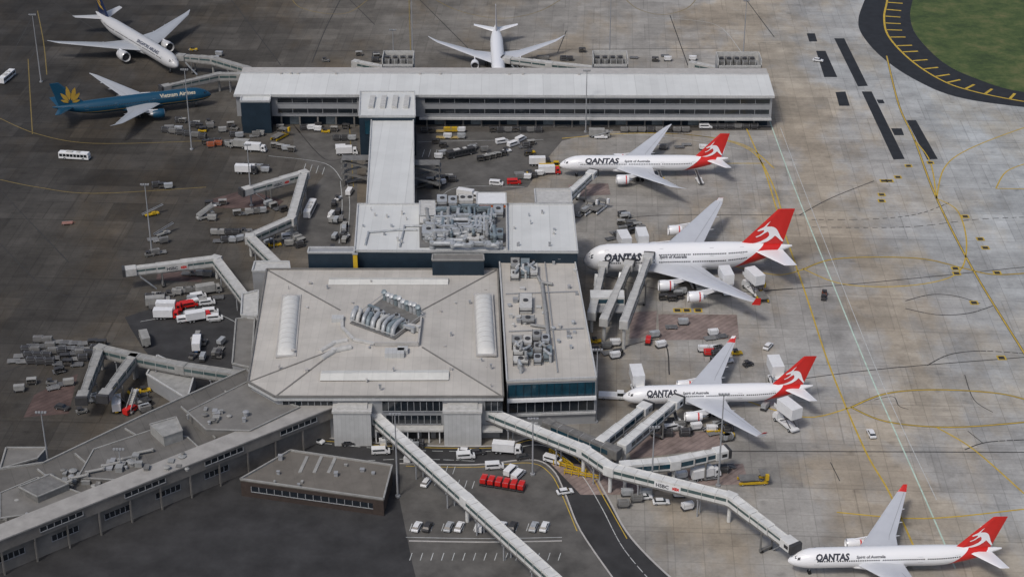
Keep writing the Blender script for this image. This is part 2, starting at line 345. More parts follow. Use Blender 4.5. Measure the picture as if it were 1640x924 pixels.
structure(mb.obj('stand_marker_panels',yline));structure(mb2.obj('stand_marker_centres',bline))
mb=MB()
q=[P(x,y) for x,y in roadtop]
for a,b in zip(q,q[1:]):mb.beam((a.x,a.y,.14),(b.x,b.y,.14),.5,.14)
for x0 in ([(640,742),(760,744),(850,736),(885,752),(905,790),(930,850),(985,930)],[(655,866),(780,868),(900,866)]):
    q=[P(x,y) for x,y in smoothline(x0,5)]
    for a,b in zip(q,q[1:]):mb.beam((a.x,a.y,.15),(b.x,b.y,.15),.4,.14)
structure(mb.obj('kerb',conc))
# ------------------------------------------------ text helper (built at a fixed safe size, then scaled)
def text_mesh(body,size,bold=.02,sheer=0):
    BS=2.9
    c=bpy.data.curves.new('t','FONT');c.body=body;c.size=BS;c.offset=bold*BS;c.resolution_u=2;c.shear=sheer
    o=bpy.data.objects.new('t',c);sc.collection.objects.link(o)
    dg=bpy.context.evaluated_depsgraph_get();dg.update()
    me=bpy.data.meshes.new_from_object(o.evaluated_get(dg));bpy.data.objects.remove(o)
    for v in me.vertices:v.co*=size/BS
    print('TEXT',body,len(me.vertices),len(me.polygons))
    return me
# ------------------------------------------------ aircraft
SPEC={
'twin_a':dict(L=62.8,R=2.95,hf=1,zc=5.3,wing=[(1.5,20.0,14.5,4.1,1.0),(9.5,26.3,8.6,4.9,.6),(26,39,3.1,7.2,.3),(28.5,41.5,1.9,7.9,.2),(30.3,44.0,.5,8.4,.1)],eng=[(9.9,20.6,5.6,1.75,2.95)],fin=(50,60.3,59.3,62.9,17.0),hs=(54,60.6,60.6,62.9,9.9)),
'double':dict(L=72.7,R=4.0,hf=1.26,zc=7.3,nose=2.2,wing=[(2.0,18,22.5,4.6,1.9),(14,31.5,12.8,5.9,1.0),(37.5,50,4.2,9.5,.4),(39.6,52,2.4,9.9,.2)],eng=[(14.8,24.5,6,1.85,3.7),(25.7,33,6,1.85,4.9)],fin=(54,69.3,67.0,72.8,24.6),hs=(58.5,69.3,67.3,71.6,15)),
'twin_b':dict(L=58.8,R=2.86,hf=1,zc=5.2,wing=[(1.5,18,13.2,4.2,1.0),(9.4,23.8,8.2,5,.6),(28.1,36.5,2.7,6.9,.3)],eng=[(9.4,18.0,6.3,1.5,2.75)],fin=(45.5,55.6,55.2,59.2,17.4),hs=(49,55.8,55.6,58.2,9.7),winglet=True),
'long':dict(L=73.9,R=3.1,hf=1,zc=5.6,wing=[(1.6,25.5,16.5,4.3,1.1),(11,32.3,10,5.2,.7),(29.5,46.5,3.2,7.5,.3),(32.4,50.3,.6,8.1,.1)],eng=[(9.8,25.6,7.2,2.0,3.15)],fin=(60.5,71,70,74,18.6),hs=(64,71.5,71,74,10.8)),
}
ROO=[(-.02,.47),(.02,.53),(.07,.565),(.10,.60),(.105,.70),(.14,.78),(.16,.69),(.175,.60),(.26,.60),(.36,.60),(.47,.58),(.57,.54),(.67,.475),(.76,.39),(.87,.27),(1.0,.13),(.99,.09),(.87,.18),(.76,.26),(.69,.30),(.65,.21),(.58,.12),(.47,.055),(.33,.015),(.13,.0),(.13,.035),(.28,.07),(.39,.125),(.48,.21),(.51,.30),(.45,.385),(.37,.44),(.31,.39),(.25,.30),(.17,.25),(.115,.275),(.19,.32),(.235,.39),(.24,.45),(.19,.49),(.12,.475),(.05,.445)]
def aircraft(kind,label,nose,tail,body='white',fincol=red,finlogo='roo',sternred=True,words=(),tipred=0,group=None):
    S=SPEC[kind];L=S['L'];Rr=S['R'];hf=S['hf'];zc0=S['zc']
    a=P(nose[0],nose[1],zc0-.3);b=P(tail[0],tail[1],zc0+Rr*.6)
    d=Vector((b.x-a.x,b.y-a.y));ang=math.atan2(d.y,d.x);sca=d.length/L
    sca=min(max(sca,.92),1.08)
    bodym={'white':planewhite,'blue':vblue,'dim':planedim}[body];wm=wingm if body=='white' else wingd
    e=thing('airliner',label,'airplane',(a.x,a.y,0),ang,group);e.scale=(sca,)*3
    ln=S.get('nose',2.9)*Rr;lt=6.6*Rr
    def pr(x):
        r=Rr;z=zc0
        if x<ln:
            u=1-x/ln;r=Rr*max(0.0,1-u**2.1)**.62;z=zc0-.28*Rr*u*u
        if x>L-lt:
            u=min(1,(x-(L-lt))/lt);r=Rr*(1-.93*u**1.7);z=zc0+Rr*hf*.62*u**1.7
        return r,z
    def surf(x,phi,side,off=0):
        r,z=pr(x);return Vector((x,side*(r+off)*math.cos(phi),z+(r+off)*hf*math.sin(phi)))
    xs=[.02,.15,.4,.8,1.4,2.2,3.2,4.5,6,ln]+[ln+(L-lt-ln)*i/8 for i in range(1,9)]+[L-lt+lt*i/10 for i in range(1,11)]
    mb=MB();N=28
    mb.loft([[Vector((x,pr(x)[0]*math.cos(2*math.pi*i/N),pr(x)[1]+pr(x)[0]*hf*math.sin(2*math.pi*i/N))) for i in range(N)] for x in xs])
    mname='fuselage paint '+kind+body+str(sternred)
    fm=MATS.get(mname)
    if fm is None:
        fm=bpy.data.materials.new(mname);fm.use_nodes=True;nt=fm.node_tree;n=nt.nodes;l=nt.links
        bs=n['Principled BSDF'];bs.inputs['Roughness'].default_value=.3
        tc=n.new('ShaderNodeTexCoord');s=n.new('ShaderNodeSeparateXYZ');l.new(tc.outputs['Object'],s.inputs[0])
        top={'white':(.78,.79,.80,1),'blue':(.006,.055,.105,1),'dim':(.50,.505,.505,1)}[body]  # dim: white body with left-side shade painted into it
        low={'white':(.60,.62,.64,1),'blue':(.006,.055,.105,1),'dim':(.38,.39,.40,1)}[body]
        def mth(op,x,y,z=None):
            q=n.new('ShaderNodeMath');q.operation=op
            for i,v in enumerate((x,y,z)):
                if v is None:continue
                if isinstance(v,(int,float)):q.inputs[i].default_value=v
                else:l.new(v,q.inputs[i])
            return q.outputs[0]
        def mixc(f,A,B):
            q=n.new('ShaderNodeMix');q.data_type='RGBA';l.new(f,q.inputs[0])
            for i,v in ((6,A),(7,B)):
                if isinstance(v,tuple):q.inputs[i].default_value=v
                else:l.new(v,q.inputs[i])
            return q.outputs[2]
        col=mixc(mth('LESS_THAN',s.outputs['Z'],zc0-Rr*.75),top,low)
        if body=='blue':
            band=mth('LESS_THAN',mth('ABSOLUTE',mth('SUBTRACT',s.outputs['Z'],zc0-1.25),0),.13)
            col=mixc(band,col,(.42,.27,.045,1))
        if sternred:
            edge=mth('MULTIPLY_ADD',mth('SUBTRACT',s.outputs['Z'],zc0),1.3,L*.785)
            f1=mth('GREATER_THAN',s.outputs['X'],edge);col=mixc(f1,col,(.56,.02,.016,1))
            f2=mth('GREATER_THAN',s.outputs['X'],mth('MULTIPLY_ADD',mth('SUBTRACT',s.outputs['Z'],zc0),.9,L*.90));col=mixc(f2,col,(.72,.73,.74,1))
        l.new(col,bs.inputs['Base Color']);MATS[mname]=fm
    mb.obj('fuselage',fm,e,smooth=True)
    for side in (-1,1):
        mb=MB()
        rows=[.18] if kind!='double' else [-.08,.44]
        wh=.12 if kind!='double' else .10
        for ph in rows:
            x=ln*.9
            while x<L-lt*.62:
                if (x/12.3)%1>.06:
                    mb.add([surf(x,ph,side,.02),surf(x+.4,ph,side,.02),surf(x+.4,ph+wh,side,.02),surf(x,ph+wh,side,.02)],[[0,1,2,3]])
                x+=.62
        o_=mb.obj('passenger_windows',glass,e);o_["kind"]="stuff"
        for xx in (ln*.82,L*.36,L*.60,L-lt*.7):
            for p0 in [(-.12)]+([.36] if kind=='double' else []):
                mb=MB()
                k=.06
                ring=[(xx,p0),(xx+1.26,p0),(xx+1.26,p0+.6),(xx,p0+.6)];inn=[(xx+k,p0+.02),(xx+1.2,p0+.02),(xx+1.2,p0+.58),(xx+k,p0+.58)]
                mb.add([surf(a_,b_,side,.025) for a_,b_ in ring+inn],[[i,(i+1)%4,4+(i+1)%4,4+i] for i in range(4)])
                mb.obj('door',clad,e)
    for side in (-1,1):
        mb=MB()
        for (x0,x1,p0,p1) in ((ln*.2,ln*.26,.78,1.25),(ln*.27,ln*.36,.50,.86)):
            mb.add([surf(x0,p0,side,.03),surf(x1,p0,side,.03),surf(x1+.15,p1,side,.03),surf(x0+.15,p1,side,.03)],[[0,1,2,3]])
        mb.obj('cockpit_window',glass,e)
    sec=[(0,0),(.04,.35),(.15,.8),(.4,1),(.7,.6),(1,.03),(.7,-.25),(.4,-.45),(.12,-.35)]
    W=S['wing']
    for side in (-1,1):
        mb=MB();rings=[]
        for (y,x,c,z,t) in W:
            rings.append([Vector((x+c*u,side*y,z+t*v)) for u,v in sec])
        mb.loft(rings)
        w=mb.obj('wing',wm,e,smooth=True)
        for fy in (.35,.55,.75):
            mb=MB();y=W[-1][0]*fy
            for k2 in range(len(W)-1):
                if W[k2][0]<=y<=W[k2+1][0]:
                    t=(y-W[k2][0])/(W[k2+1][0]-W[k2][0]);x=W[k2][1]*(1-t)+W[k2+1][1]*t;c=W[k2][2]*(1-t)+W[k2+1][2]*t;z=W[k2][3]*(1-t)+W[k2+1][3]*t
                    mb.cyl((x+c*.5,side*y,z-.45),(x+c*.95,side*y,z-.35),.32,.28,8);mb.cyl((x+c*.95,side*y,z-.35),(x+c*1.15,side*y,z-.2),.28,.04,8)
            mb.obj('flap_fairing',wm,w,smooth=True)
        mb=MB()
        for k2 in range(0,min(3,len(W)-1)):
            y0,x0,c0,z0,t0=W[k2];y1,x1,c1,z1,t1=W[k2+1]
            if k2==0:y0+=2.2;x0+=(x1-x0)*.25;c0-=(c0-c1)*.25
            f=.76
            mb.add([(x0+c0*f,side*y0,z0+t0*.56),(x0+c0*f+.14,side*y0,z0+t0*.55),(x1+c1*f+.1,side*y1,z1+t1*.55),(x1+c1*f,side*y1,z1+t1*.56)],[[0,1,2,3]])
        mb.obj('flap_gap',clad,w)
        if S.get('winglet') or kind=='double':
            y,x,c,z,t=W[-1];mb=MB()
            if S.get('winglet'):
                mb.loft([[Vector((x+c*u,side*(y-.05),z+t*v)) for u,v in sec],[Vector((x+1.8+1.2*u,side*(y+.95+.1*v),z+2.0)) for u,v in sec]])
            else:
                mb.prof([(x-.1,z-1.1),(x+c+.4,z-1.3),(x+c+.5,z+1.2),(x+c*.5,z+1.2)],side*y-.08,side*y+.08)
            wl=mb.obj('winglet',[red,planewhite] if tipred else [planewhite],w)
            if tipred==1:   # outboard face red, inboard face white
                for p in wl.data.polygons:
                    p.material_index=0 if p.normal.y*side>-.1 else 1
        x0,x1,tx0,tx1,ty=S['hs'];zr=zc0+Rr*hf*.42
        mb=MB();mb.loft([[Vector((x0+(x1-x0)*u,side*.4,zr+.45*v)) for u,v in sec],[Vector((tx0+(tx1-tx0)*u,side*ty,zr+1.0+.15*v)) for u,v in sec]])
        mb.obj('tailplane',bodym,e,smooth=True)
        for (ey,ex,el,er,ez) in S['eng']:
            mb=MB()
            def ring(x,r,z=ez):return [Vector((ex+x,side*ey+r*math.cos(2*math.pi*i/20),z+r*math.sin(2*math.pi*i/20))) for i in range(20)]
            mb.loft([ring(.9,er*.78),ring(.15,er*.84),ring(0,er*.92),ring(.2,er*1.0),ring(el*.35,er*1.06),ring(el*.7,er*.95),ring(el*.85,er*.8),ring(el*.84,er*.6)],0,False)
            en=mb.obj('engine',[bodym],e,smooth=True)
            mb=MB();mb.loft([ring(.0,er*.90),ring(.18,er*1.01),ring(.30,er*1.03),ring(.05,er*.95)],0,False);mb.obj('engine_lip',fueg,en,smooth=True)
            mb=MB();mb.cyl((ex+.85,side*ey,ez),(ex+.95,side*ey,ez),er*.8,er*.8,20);mb.cyl((ex+.2,side*ey,ez),(ex+.9,side*ey,ez),.05,er*.3,12);mb.obj('fan',dark,en)
            mb=MB();mb.cyl((ex+el*.7,side*ey,ez),(ex+el*1.0,side*ey,ez),er*.6,er*.42,16);mb.cyl((ex+el,side*ey,ez),(ex+el*1.18,side*ey,ez),er*.3,.05,12);mb.obj('exhaust_cone',fueg,en,smooth=True)
            for k2 in range(len(W)-1):
                if W[k2][0]<=ey<=W[k2+1][0]:
                    t=(ey-W[k2][0])/(W[k2+1][0]-W[k2][0]);wx=W[k2][1]*(1-t)+W[k2+1][1]*t;zt=W[k2][3]*(1-t)+W[k2+1][3]*t
            mb=MB();mb.prof([(ex+1.2,ez+er*.95),(wx+.4,zt+.15),(wx+3.5,zt-.1),(ex+el*1.05,ez+er*.35)],side*ey-.2,side*ey+.2);mb.obj('pylon',planewhite,en)
            if finlogo=='roo':
                mb=MB();mb.cyl((ex+el*.62,side*ey,ez),(ex+el*.70,side*ey,ez),er*.99,er*.955,20);mb.obj('red_band',red,en)
    mb=MB();x0=S['wing'][0][1];c=S['wing'][0][2]
    rg=[]
    for u,s in ((-.12,.2),(0,.75),(.3,1),(.8,1),(1.1,.7),(1.3,.15)):
        rg.append([Vector((x0+c*u,Rr*1.12*s*math.cos(t),zc0-Rr*hf*.62+Rr*.55*s*math.sin(t))) for t in [2*math.pi*i/16 for i in range(16)]])
    mb.loft(rg);mb.obj('belly_fairing',bodym,e,smooth=True)
    fx0,fx1,gx0,gx1,gz=S['fin'];fz=zc0+Rr*hf*.72
    sec2=[(0,0),(.18,1),(.75,.7),(1,.05),(.75,-.7),(.18,-1)]
    mb=MB()
    mb.loft([[Vector((fx0+(fx1-fx0)*u,.42*v,fz)) for u,v in sec2],[Vector((gx0+(gx1-gx0)*u,.17*v,gz)) for u,v in sec2]])
    fin=mb.obj('fin',fincol,e)
    def finpt(u,w,side):
        x=(fx0+(fx1-fx0)*u)*(1-w)+(gx0+(gx1-gx0)*u)*w
        th=(.42*(1-w)+.17*w)+.03
        return Vector((x,side*th,fz+(gz-fz)*w))
    if finlogo=='roo':
        for side in (-1,1):
            mb=MB();pts=[finpt(.08+u*.90,.02+w*.84,side) for u,w in ROO]
            mb.add(pts,[list(range(len(pts)))]);mb.obj('leaping_kangaroo_emblem',planewhite,fin)
    if finlogo=='lotus':
        for side in (-1,1):
            mb=MB()
            for k2,(an,ln2,off) in enumerate([(-78,.34,0),(-48,.46,0),(-22,.56,0),(8,.60,0),(38,.50,0),(66,.36,0)]):
                c0=finpt(.5,.08,side);s_=math.sin(R(an));c_=math.cos(R(an));LL=(gz-fz)*ln2*1.2;wd=LL*.14
                q=[(0,LL*.16),(wd*.6,LL*.34),(wd,LL*.58),(wd*.6,LL*.82),(0,LL),(-wd*.6,LL*.82),(-wd,LL*.58),(-wd*.6,LL*.34)]
                pts=[c0+Vector((x*c_+z*s_,side*.008*k2,-x*s_+z*c_)) for x,z in q]
                mb.add(pts,[list(range(8))])
            mb.obj('golden_lotus_emblem',gold,fin)
    if finlogo=='bird':
        for side in (-1,1):
            mb=MB()
            for q in ([(.2,.25),(.5,.45),(.85,.55),(.6,.3)],[(.3,.45),(.5,.7),(.85,.8),(.62,.55)]):
                mb.add([finpt(u,w,side) for u,w in q],[[0,1,2,3]])
            mb.obj('golden_bird_emblem',gold,fin)
    def gear(x,y,rr,hh,nn):
        mb=MB();mb.cyl((x,y,rr),(x,y,hh),.16,.2,8);mb.box(x-.9*(nn>1),x+.9*(nn>1)+.01,y-.12,y+.12,rr-.12,rr+.12)
        g_=mb.obj('landing_gear',clad,e);mb=MB()
        for dx in ([0] if nn==1 else [-.85,.85]):
            for dy in (-.45,.45):mb.cyl((x+dx,y+dy-.18,rr),(x+dx,y+dy+.18,rr),rr,rr,14)
        mb.each('wheel',rubber,g_)
    gear(ln*.75,0,.5,zc0-Rr*.8,1)
    gx=W[0][1]+W[0][2]*.68
    for side in (-1,1):
        gear(gx,side*(4.9 if kind!='double' else 6),.65,zc0-1.2,2)
        if kind=='double':gear(gx+3.5,side*2.6,.65,zc0-3,2)
    for (body_t,x0,wid,phi,size,m_,sides) in words:
        me0=text_mesh(body_t,size,{'QANTAS':.045}.get(body_t,.022),{'QANTAS':.18}.get(body_t,.15 if body_t[:2]=='Sp' else 0))
        w0=max(v.co.x for v in me0.vertices);k3=wid/w0
        for side in sides:
            me=me0.copy();bm=bmesh.new();bm.from_mesh(me)
            for t in [size*.12*i+.0137 for i in range(-2,9)]:
                bmesh.ops.bisect_plane(bm,geom=bm.verts[:]+bm.edges[:]+bm.faces[:],plane_co=(0,t,0),plane_no=(0,1,0))
            for v in bm.verts:
                s=v.co.x*k3;t=v.co.y
                x=x0+s if side<0 else x0+wid-s
                v.co=surf(x,phi+t/(Rr*(1+hf)/2),side,.07)
            bm.to_mesh(me);bm.free();me.materials.clear();me.materials.append(m_)
            ob=bpy.data.objects.new('lettering',me);sc.collection.objects.link(ob);ob.parent=e
        bpy.data.meshes.remove(me0)
    return e
Q=lambda x0,w,ph,sz,sx,sw:[('QANTAS',x0,w,ph,sz,qtext,(-1,1)),('Spirit of Australia',sx,sw,ph+.12,sz*.42,qtext,(-1,1))]
aircraft('twin_a','white twin-engine airliner with red kangaroo tail at gate',(896,263),(1166,254),words=Q(9.3,12.8,.37,2.75,24,9.5))
aircraft('double','white double-deck four-engine airliner with red kangaroo tail',(934,414),(1268,395),words=Q(6.8,13.0,.12,3.4,26,9.5),tipred=1)
aircraft('twin_b','smaller white twin-engine airliner with red kangaroo tail',(997,633),(1302,616),words=Q(7.0,9.4,.35,2.6,18.2,8.0),tipred=1)
aircraft('twin_b','white airliner with red wingtips parked at bridge',(1262,893),(1584,875),words=Q(7.0,9.4,.35,2.5,18.2,8.0),tipred=2)
aircraft('twin_a','petrol blue airliner with golden lotus tail',(338,150),(84,173),body='blue',fincol=vblue,finlogo='lotus',sternred=False,words=[('Vietnam Airlines',6.6,14.2,.45,2.3,palegold,(-1,1))])
aircraft('long','long white airliner with navy tail at gate',(284,106),(140,13),body='dim',fincol=navy,finlogo='bird',sternred=False,words=[('SINGAPORE AIRLINES',11,19,.5,1.8,navy,(-1,1))])
aircraft('twin_a','white airliner parked nose-in behind the pier',(799,126),(794,40),fincol=mat('grey fin paint',(.4,.4,.42),.4,.05),finlogo=None,sternred=False)
aircraft('long','airliner with dark navy tail beyond the gate',(150,-22),(60,-72),body='dim',fincol=navy,finlogo='bird',sternred=False)
# ------------------------------------------------ buildings
def building(name,label,cat,c):return thing(name,label,cat,Vector((c.x,c.y,0)))
def win_band(fr,e,a0,a1,z0,z1,step=3,o=.0,name='window',gm=glass,fm=clad):
    mb=MB();fr.box(mb,a0,a1,o-.3,o+.06,z0,z1,0)
    a=a0
    while a<=a1+.01:
        fr.box(mb,a-.08,a+.08,o+.07,o+.2,z0,z1,1);a+=step
    fr.box(mb,a0-.1,a1+.1,o+.06,o+.24,z0-.15,z0-.003,1)
    mb.obj(name,[gm,fm],e,e.location)
A=P(377,148,15);B=P(1238,150,15);C=P(1222,111,15);D=P(385,110,15)
pf=Frame(A,B);e=building('pier_building','long low grey airport pier with ribbon windows','building',(A+B)/2)
dep=((D+C)/2-(A+B)/2).dot(-pf.n);LL=pf.L;org=e.location
mb=MB();pf.box(mb,0,LL,-dep+.5,-.4,4.6,13.2);mb.obj('upper_wall',clad,e,org)
mb=MB();pf.box(mb,1,LL-1,-dep+1.5,-3.2,0,4.597);mb.obj('undercroft_wall',teal,e,org)
mb=MB()
r=[(0,.6,13.2),(0,.6,14.4),(0,-dep*.72,15.6),(0,-dep,14.9),(0,-dep,13.2)]
mb.add([pf.pt(-.6,o,z) for _,o,z in r]+[pf.pt(LL+.6,o,z) for _,o,z in r],[[0,1,2,3,4],[9,8,7,6,5]]+[[i,(i+1)%5,5+(i+1)%5,5+i] for i in range(5)])
mb.obj('roof',roofw,e,org)
mb=MB();pf.box(mb,-.7,LL+.7,-dep*.72-.35,-dep*.72+.35,15.55,15.85);mb.obj('ridge_cap',cladl,e,org)
mb=MB();pf.box(mb,-.7,LL+.7,.603,.9,13.3,14.3);mb.obj('fascia',cladl,e,org)
mb=MB();pf.box(mb,-.6,LL+.6,-dep*.99,-dep*.76,15.3,15.5);mb.obj('rear_gutter',conc,e,org)
K=LL/861.
for a0,a1 in ((66*K,194*K),(303*K,857*K)):
    win_band(pf,e,a0,a1,10.4,12.3,6.0,-.4);win_band(pf,e,a0,a1,6.0,7.9,6.0,-.4)
mb=MB()
for a in [i*7.3+3 for i in range(int(LL/7.3))]:
    pf.box(mb,a-.3,a+.3,-1.2,-.6,0,4.59)
mb.each('column',roofg2,e,org)
mb=MB()
for a in [i*14.6+6 for i in range(int(LL/14.6))]:
    pf.box(mb,a,a+4.4,-3.25,-3.1,.2,3.6)
mb.each('roller_door',galvd,e,org)
mb=MB();pf.box(mb,294*K,LL,-.4,1.4,3.9,4.5);mb.obj('canopy',cladl,e,org)
mb=MB()
for i in range(9):
    a=random.uniform(8,LL-8);o=-dep*.70;pf.box(mb,a,a+.9,o-.45,o+.45,15.2,16.3)
mb.each('roof_vent',conc,e,org)
def simple_block(name,label,cat,poly,z,wall,roof,z0=0,par=.5,wins=None):
    pts=[P(x,y,z) for x,y in poly];c=sum(pts,Vector())/len(pts)
    e=building(name,label,cat,c)
    mb=MB();mb.prism([(p.x,p.y) for p in pts],z0,z-.4);mb.obj('wall',wall,e,e.location)
    mb=MB();mb.prism([(p.x+(p.x-c.x)*.006,p.y+(p.y-c.y)*.006) for p in pts],z-.397,z);mb.obj('roof',roof,e,e.location)
    if par:
        mb=MB();k=len(pts)
        for i in range(k):
            a=pts[i];b=pts[(i+1)%k];mb.beam((a.x,a.y,z+par),(b.x,b.y,z+par),.45,par-.003)
        mb.obj('parapet',duskwhite if roof in (roofg,roofg2,roofb) else cladl,e,e.location)
    return e,pts
simple_block('stair_tower','dark teal stair tower against the pier','tower',[(385,163),(432,163),(434,153),(387,153)],13.5,teal,roofw)
e,pts=simple_block('link_building','dark teal link block with pale roof','building',[(575,187),(665,187),(664,148),(577,148)],16.2,teal,roofw)
fr=Frame(pts[0],pts[1]);win_band(fr,e,2,fr.L-2,9,14.5,2.5,0,'curtain_wall',tealg,teal)
mb=MB()
for i in range(4):fr.box(mb,3+i*4.5,5+i*4.5,-20,-8,16.2,17.2)
mb.each('roof_unit',offwhite,e,e.location)
e,pts=simple_block('walkway_building','long pale-roofed elevated corridor','building',[(587,328),(663,328),(662,190),(595,190)],14.5,clad,roofw,5.0)
fr=Frame(pts[1],pts[2]);win_band(fr,e,1,fr.L-1,7.5,11,3,0,'window',tealg,clad)
mb=MB()
for k in range(8):
    t=(k+.5)/8
    for q0,q1 in ((pts[0],pts[3]),(pts[1],pts[2])):
        q=q0.lerp(q1,t);qq=q.lerp((pts[0]+pts[1]+pts[2]+pts[3])/4,.08);mb.box(qq.x-.4,qq.x+.4,qq.y-.4,qq.y+.4,0,4.99)
mb.each('column',roofg2,e,e.location)
for (x,y,s) in ((683,303,1),(572,295,-1),(690,192,1)):
    c=P(x,y,0);e=thing('escape_stair','grey steel zigzag escape stair beside corridor','staircase',c,0,'escape stairs')
    mb=MB()
    for k in range(4):
        z=k*2.4;x0,x1=(-4,4) if k%2==0 else (4,-4)
        mb.beam((x0,(-1.1 if k%2 else 1.1),z+.3),(x1,(-1.1 if k%2 else 1.1),z+2.7),1.7,.35)
    mb.each('flight',muted,e)
    mb=MB()
    for xx in (-5,5):
        for yy in (-2.2,2.2):mb.box(xx-.15,xx+.15,yy-.15,yy+.15,0,10.6)
    for k in range(1,5):
        for xx in (-4.6,4.6):mb.box(xx-1,xx+1,-2.2,2.2,k*2.4-.1,k*2.4+.1)
    mb.box(-5.2,5.2,-2.4,2.4,10.6,10.8)
    mb.obj('frame',muted,e)
ZB=19.0
e,pts=simple_block('rear_terminal_block','pale flat-roofed terminal block with dark wall','building',[(568,402),(925,404),(917,328),(573,328)],ZB,teal,roofw,0,.5)
back=e
# dark wing: only its thin grey coping shows above the navy wall
simple_block('dark_wing','dark navy lower wing of the terminal','building',[(493,405),(567,405),(568,397),(495,397)],19.2,teal,clad,0,.4)
simple_block('dark_upper_link','dark box on terminal roof with grey lid','building',[(692,417),(775,417),(774,408),(693,408)],19.6,teal,roofg2,0,.3)
simple_block('roof_annex','white roof box with orange front','building',[(763,327),(811,327),(810,309),(764,309)],20.5,mat('orange cladding',(.5,.11,.02),.6,.1),white,0,.2)
simple_block('roof_cabin','small white plant box on roof','building',[(672,345),(697,345),(696,322),(672,322)],22.0,white,offwhite,ZB,.2)
c=P(569,405,19);e=thing('yellow_wall_panel','narrow yellow wall panel','wall',Vector((c.x,c.y-.9,0)));mb=MB();mb.box(-.7,.7,-.4,.3,0,19.0);mb.obj('panel',yel,e);mb=MB();mb.box(-.9,.9,-.6,.3,19.003,19.3);mb.obj('cap',clad,e)
# --- main terminal
ZM=14.0
poly=[(397,612),(440,636),(806,636),(797,432),(427,432)]
pts=[P(x,y,ZM) for x,y in poly];c=sum(pts,Vector())/5
main=e=building('terminal_building','broad square terminal with low hipped pale roof','building',c);org=e.location
inset=[p.lerp(Vector((c.x,c.y,ZM)),.025) for p in pts]
mb=MB();mb.prism([(p.x,p.y) for p in inset],0,ZM-1.2);mb.obj('wall',clad,e,org)
mb=MB();mb.prism([(p.x,p.y) for p in pts],ZM-1.19,ZM-.01);mb.obj('fascia',cladl,e,org)
inner=[P(545,556,15.8),P(545,556,15.8),P(676,556,15.8),P(676,497,15.8),P(545,497,15.8)]
mb=MB();vs=pts+inner;mb.add(vs,[[0,1,6],[1,2,7,6],[2,3,8,7],[3,4,9,8],[4,0,6,9],[6,7,8,9]])
mb.obj('roof',rooft,e,org)
mb=MB()
for i,j in ((0,6),(1,6),(2,7),(3,8),(4,9)):
    a=vs[i]+Vector((0,0,.12));b=vs[j]+Vector((0,0,.12));mb.beam(a,b,.5,.1)
for i in range(5):mb.beam(pts[i]+Vector((0,0,.5)),pts[(i+1)%5]+Vector((0,0,.5)),.5,.5)
for y in (464,588):
    mb.beam(P(455,y,ZM+.35),P(780,y,ZM+.35),.22,.2)
mb.obj('ridge_flashing',roofg2,e,org)
skyl=mat('translucent skylight sheet',(.60,.60,.57),.5,.1,.5)
def barrel(p0,p1,w,h,parent,m,name='skylight',ribs=True):
    mb=MB();d=(p1-p0).normalized();nn=Vector((-d.y,d.x,0));L_=(p1-p0).length;k=int(L_/3.2)
    def rg(t,sc_=1):return [p0.lerp(p1,t)+nn*(w/2*math.cos(a))+Vector((0,0,h*sc_*math.sin(a)+.1)) for a in [math.pi*i/8 for i in range(9)]]
    rings=[rg(0,.1),rg(.03,.7),rg(.08)]+[rg(.08+.84*i/6) for i in range(1,7)]+[rg(.97,.7),rg(1,.1)]
    mb.loft(rings)
    if ribs:
        for i in range(k):
            t=.06+.88*i/k;a=rg(t,1.03);b=rg(t+.12/L_,1.03);mb.loft([a,b],1)
    mb.obj(name,[m,conc],parent,org,smooth=True)
    mb=MB();mb.beam(p0-d*.6+Vector((0,0,.3)),p1+d*.6+Vector((0,0,.3)),w+.8,.5);mb.obj('upstand',conc,parent,org)
barrel(P(467,474,ZM+.9),P(458,570,ZM+.9),5.2,1.6,e,skyl);barrel(P(774,472,ZM+.9),P(779,568,ZM+.9),5.2,1.6,e,skyl)
skyf=mat('white skylight lid',(.60,.60,.56),.5,.1,.3,stripe=[(0,4,.1,.15)])
def flatlight(p0,p1,w,h):
    mb=MB();mb.beam(p0+Vector((0,0,h*.55)),p1+Vector((0,0,h*.55)),w,h*.55+.3);mb.obj('skylight_upstand',concd,e,org)
    d=(p1-p0).normalized();nn=Vector((-d.y,d.x,0))*(w/2+.2);up=Vector((0,0,h*.55+.003));rd=Vector((0,0,h+.25))
    mb=MB();mb.hexa([p0-nn+up,p0+rd,p0+nn+up],[p1-nn+up,p1+rd,p1+nn+up]);mb.obj('skylight',skyf,e,org)
flatlight(P(527,453,ZM+.3),P(718,453,ZM+.3),4.6,1.0);flatlight(P(514,604,ZM+.3),P(719,603,ZM+.3),5.4,1.1)
def vent_field(e,org,region,z,n,mats=(galv,offwhite,clad),smin=.6,smax=1.8,name='roof_vent'):
    (x0,y0,x1,y1)=region
    for i in range(n):
        mb=MB();c=P(random.uniform(x0,x1),random.uniform(y0,y1),z);a=random.uniform(smin,smax);b=random.uniform(smin,smax);h=random.uniform(.4,1.4)
        if random.random()<.3:mb.cyl((c.x,c.y,z),(c.x,c.y,z+h),a*.4,a*.4,10);mb.cyl((c.x,c.y,z+h),(c.x,c.y,z+h+.2),a*.55,a*.3,10)
        else:
            mb.box(c.x-a/2,c.x+a/2,c.y-b/2,c.y+b/2,z,z+h);mb.box(c.x-a/2-.1,c.x+a/2+.1,c.y-b/2-.1,c.y+b/2+.1,z+h+.003,z+h+.12)
        mb.obj(name,random.choice(mats),e,org)
def duct(mb,pts,r,m=0):
    for a,b in zip(pts,pts[1:]):mb.cyl(a,b,r,r,10,m)
    for p in pts[1:-1]:
        mb.cyl(p-Vector((0,0,1))*r*.9,p+Vector((0,0,1))*r*.9,r,r,10,m)
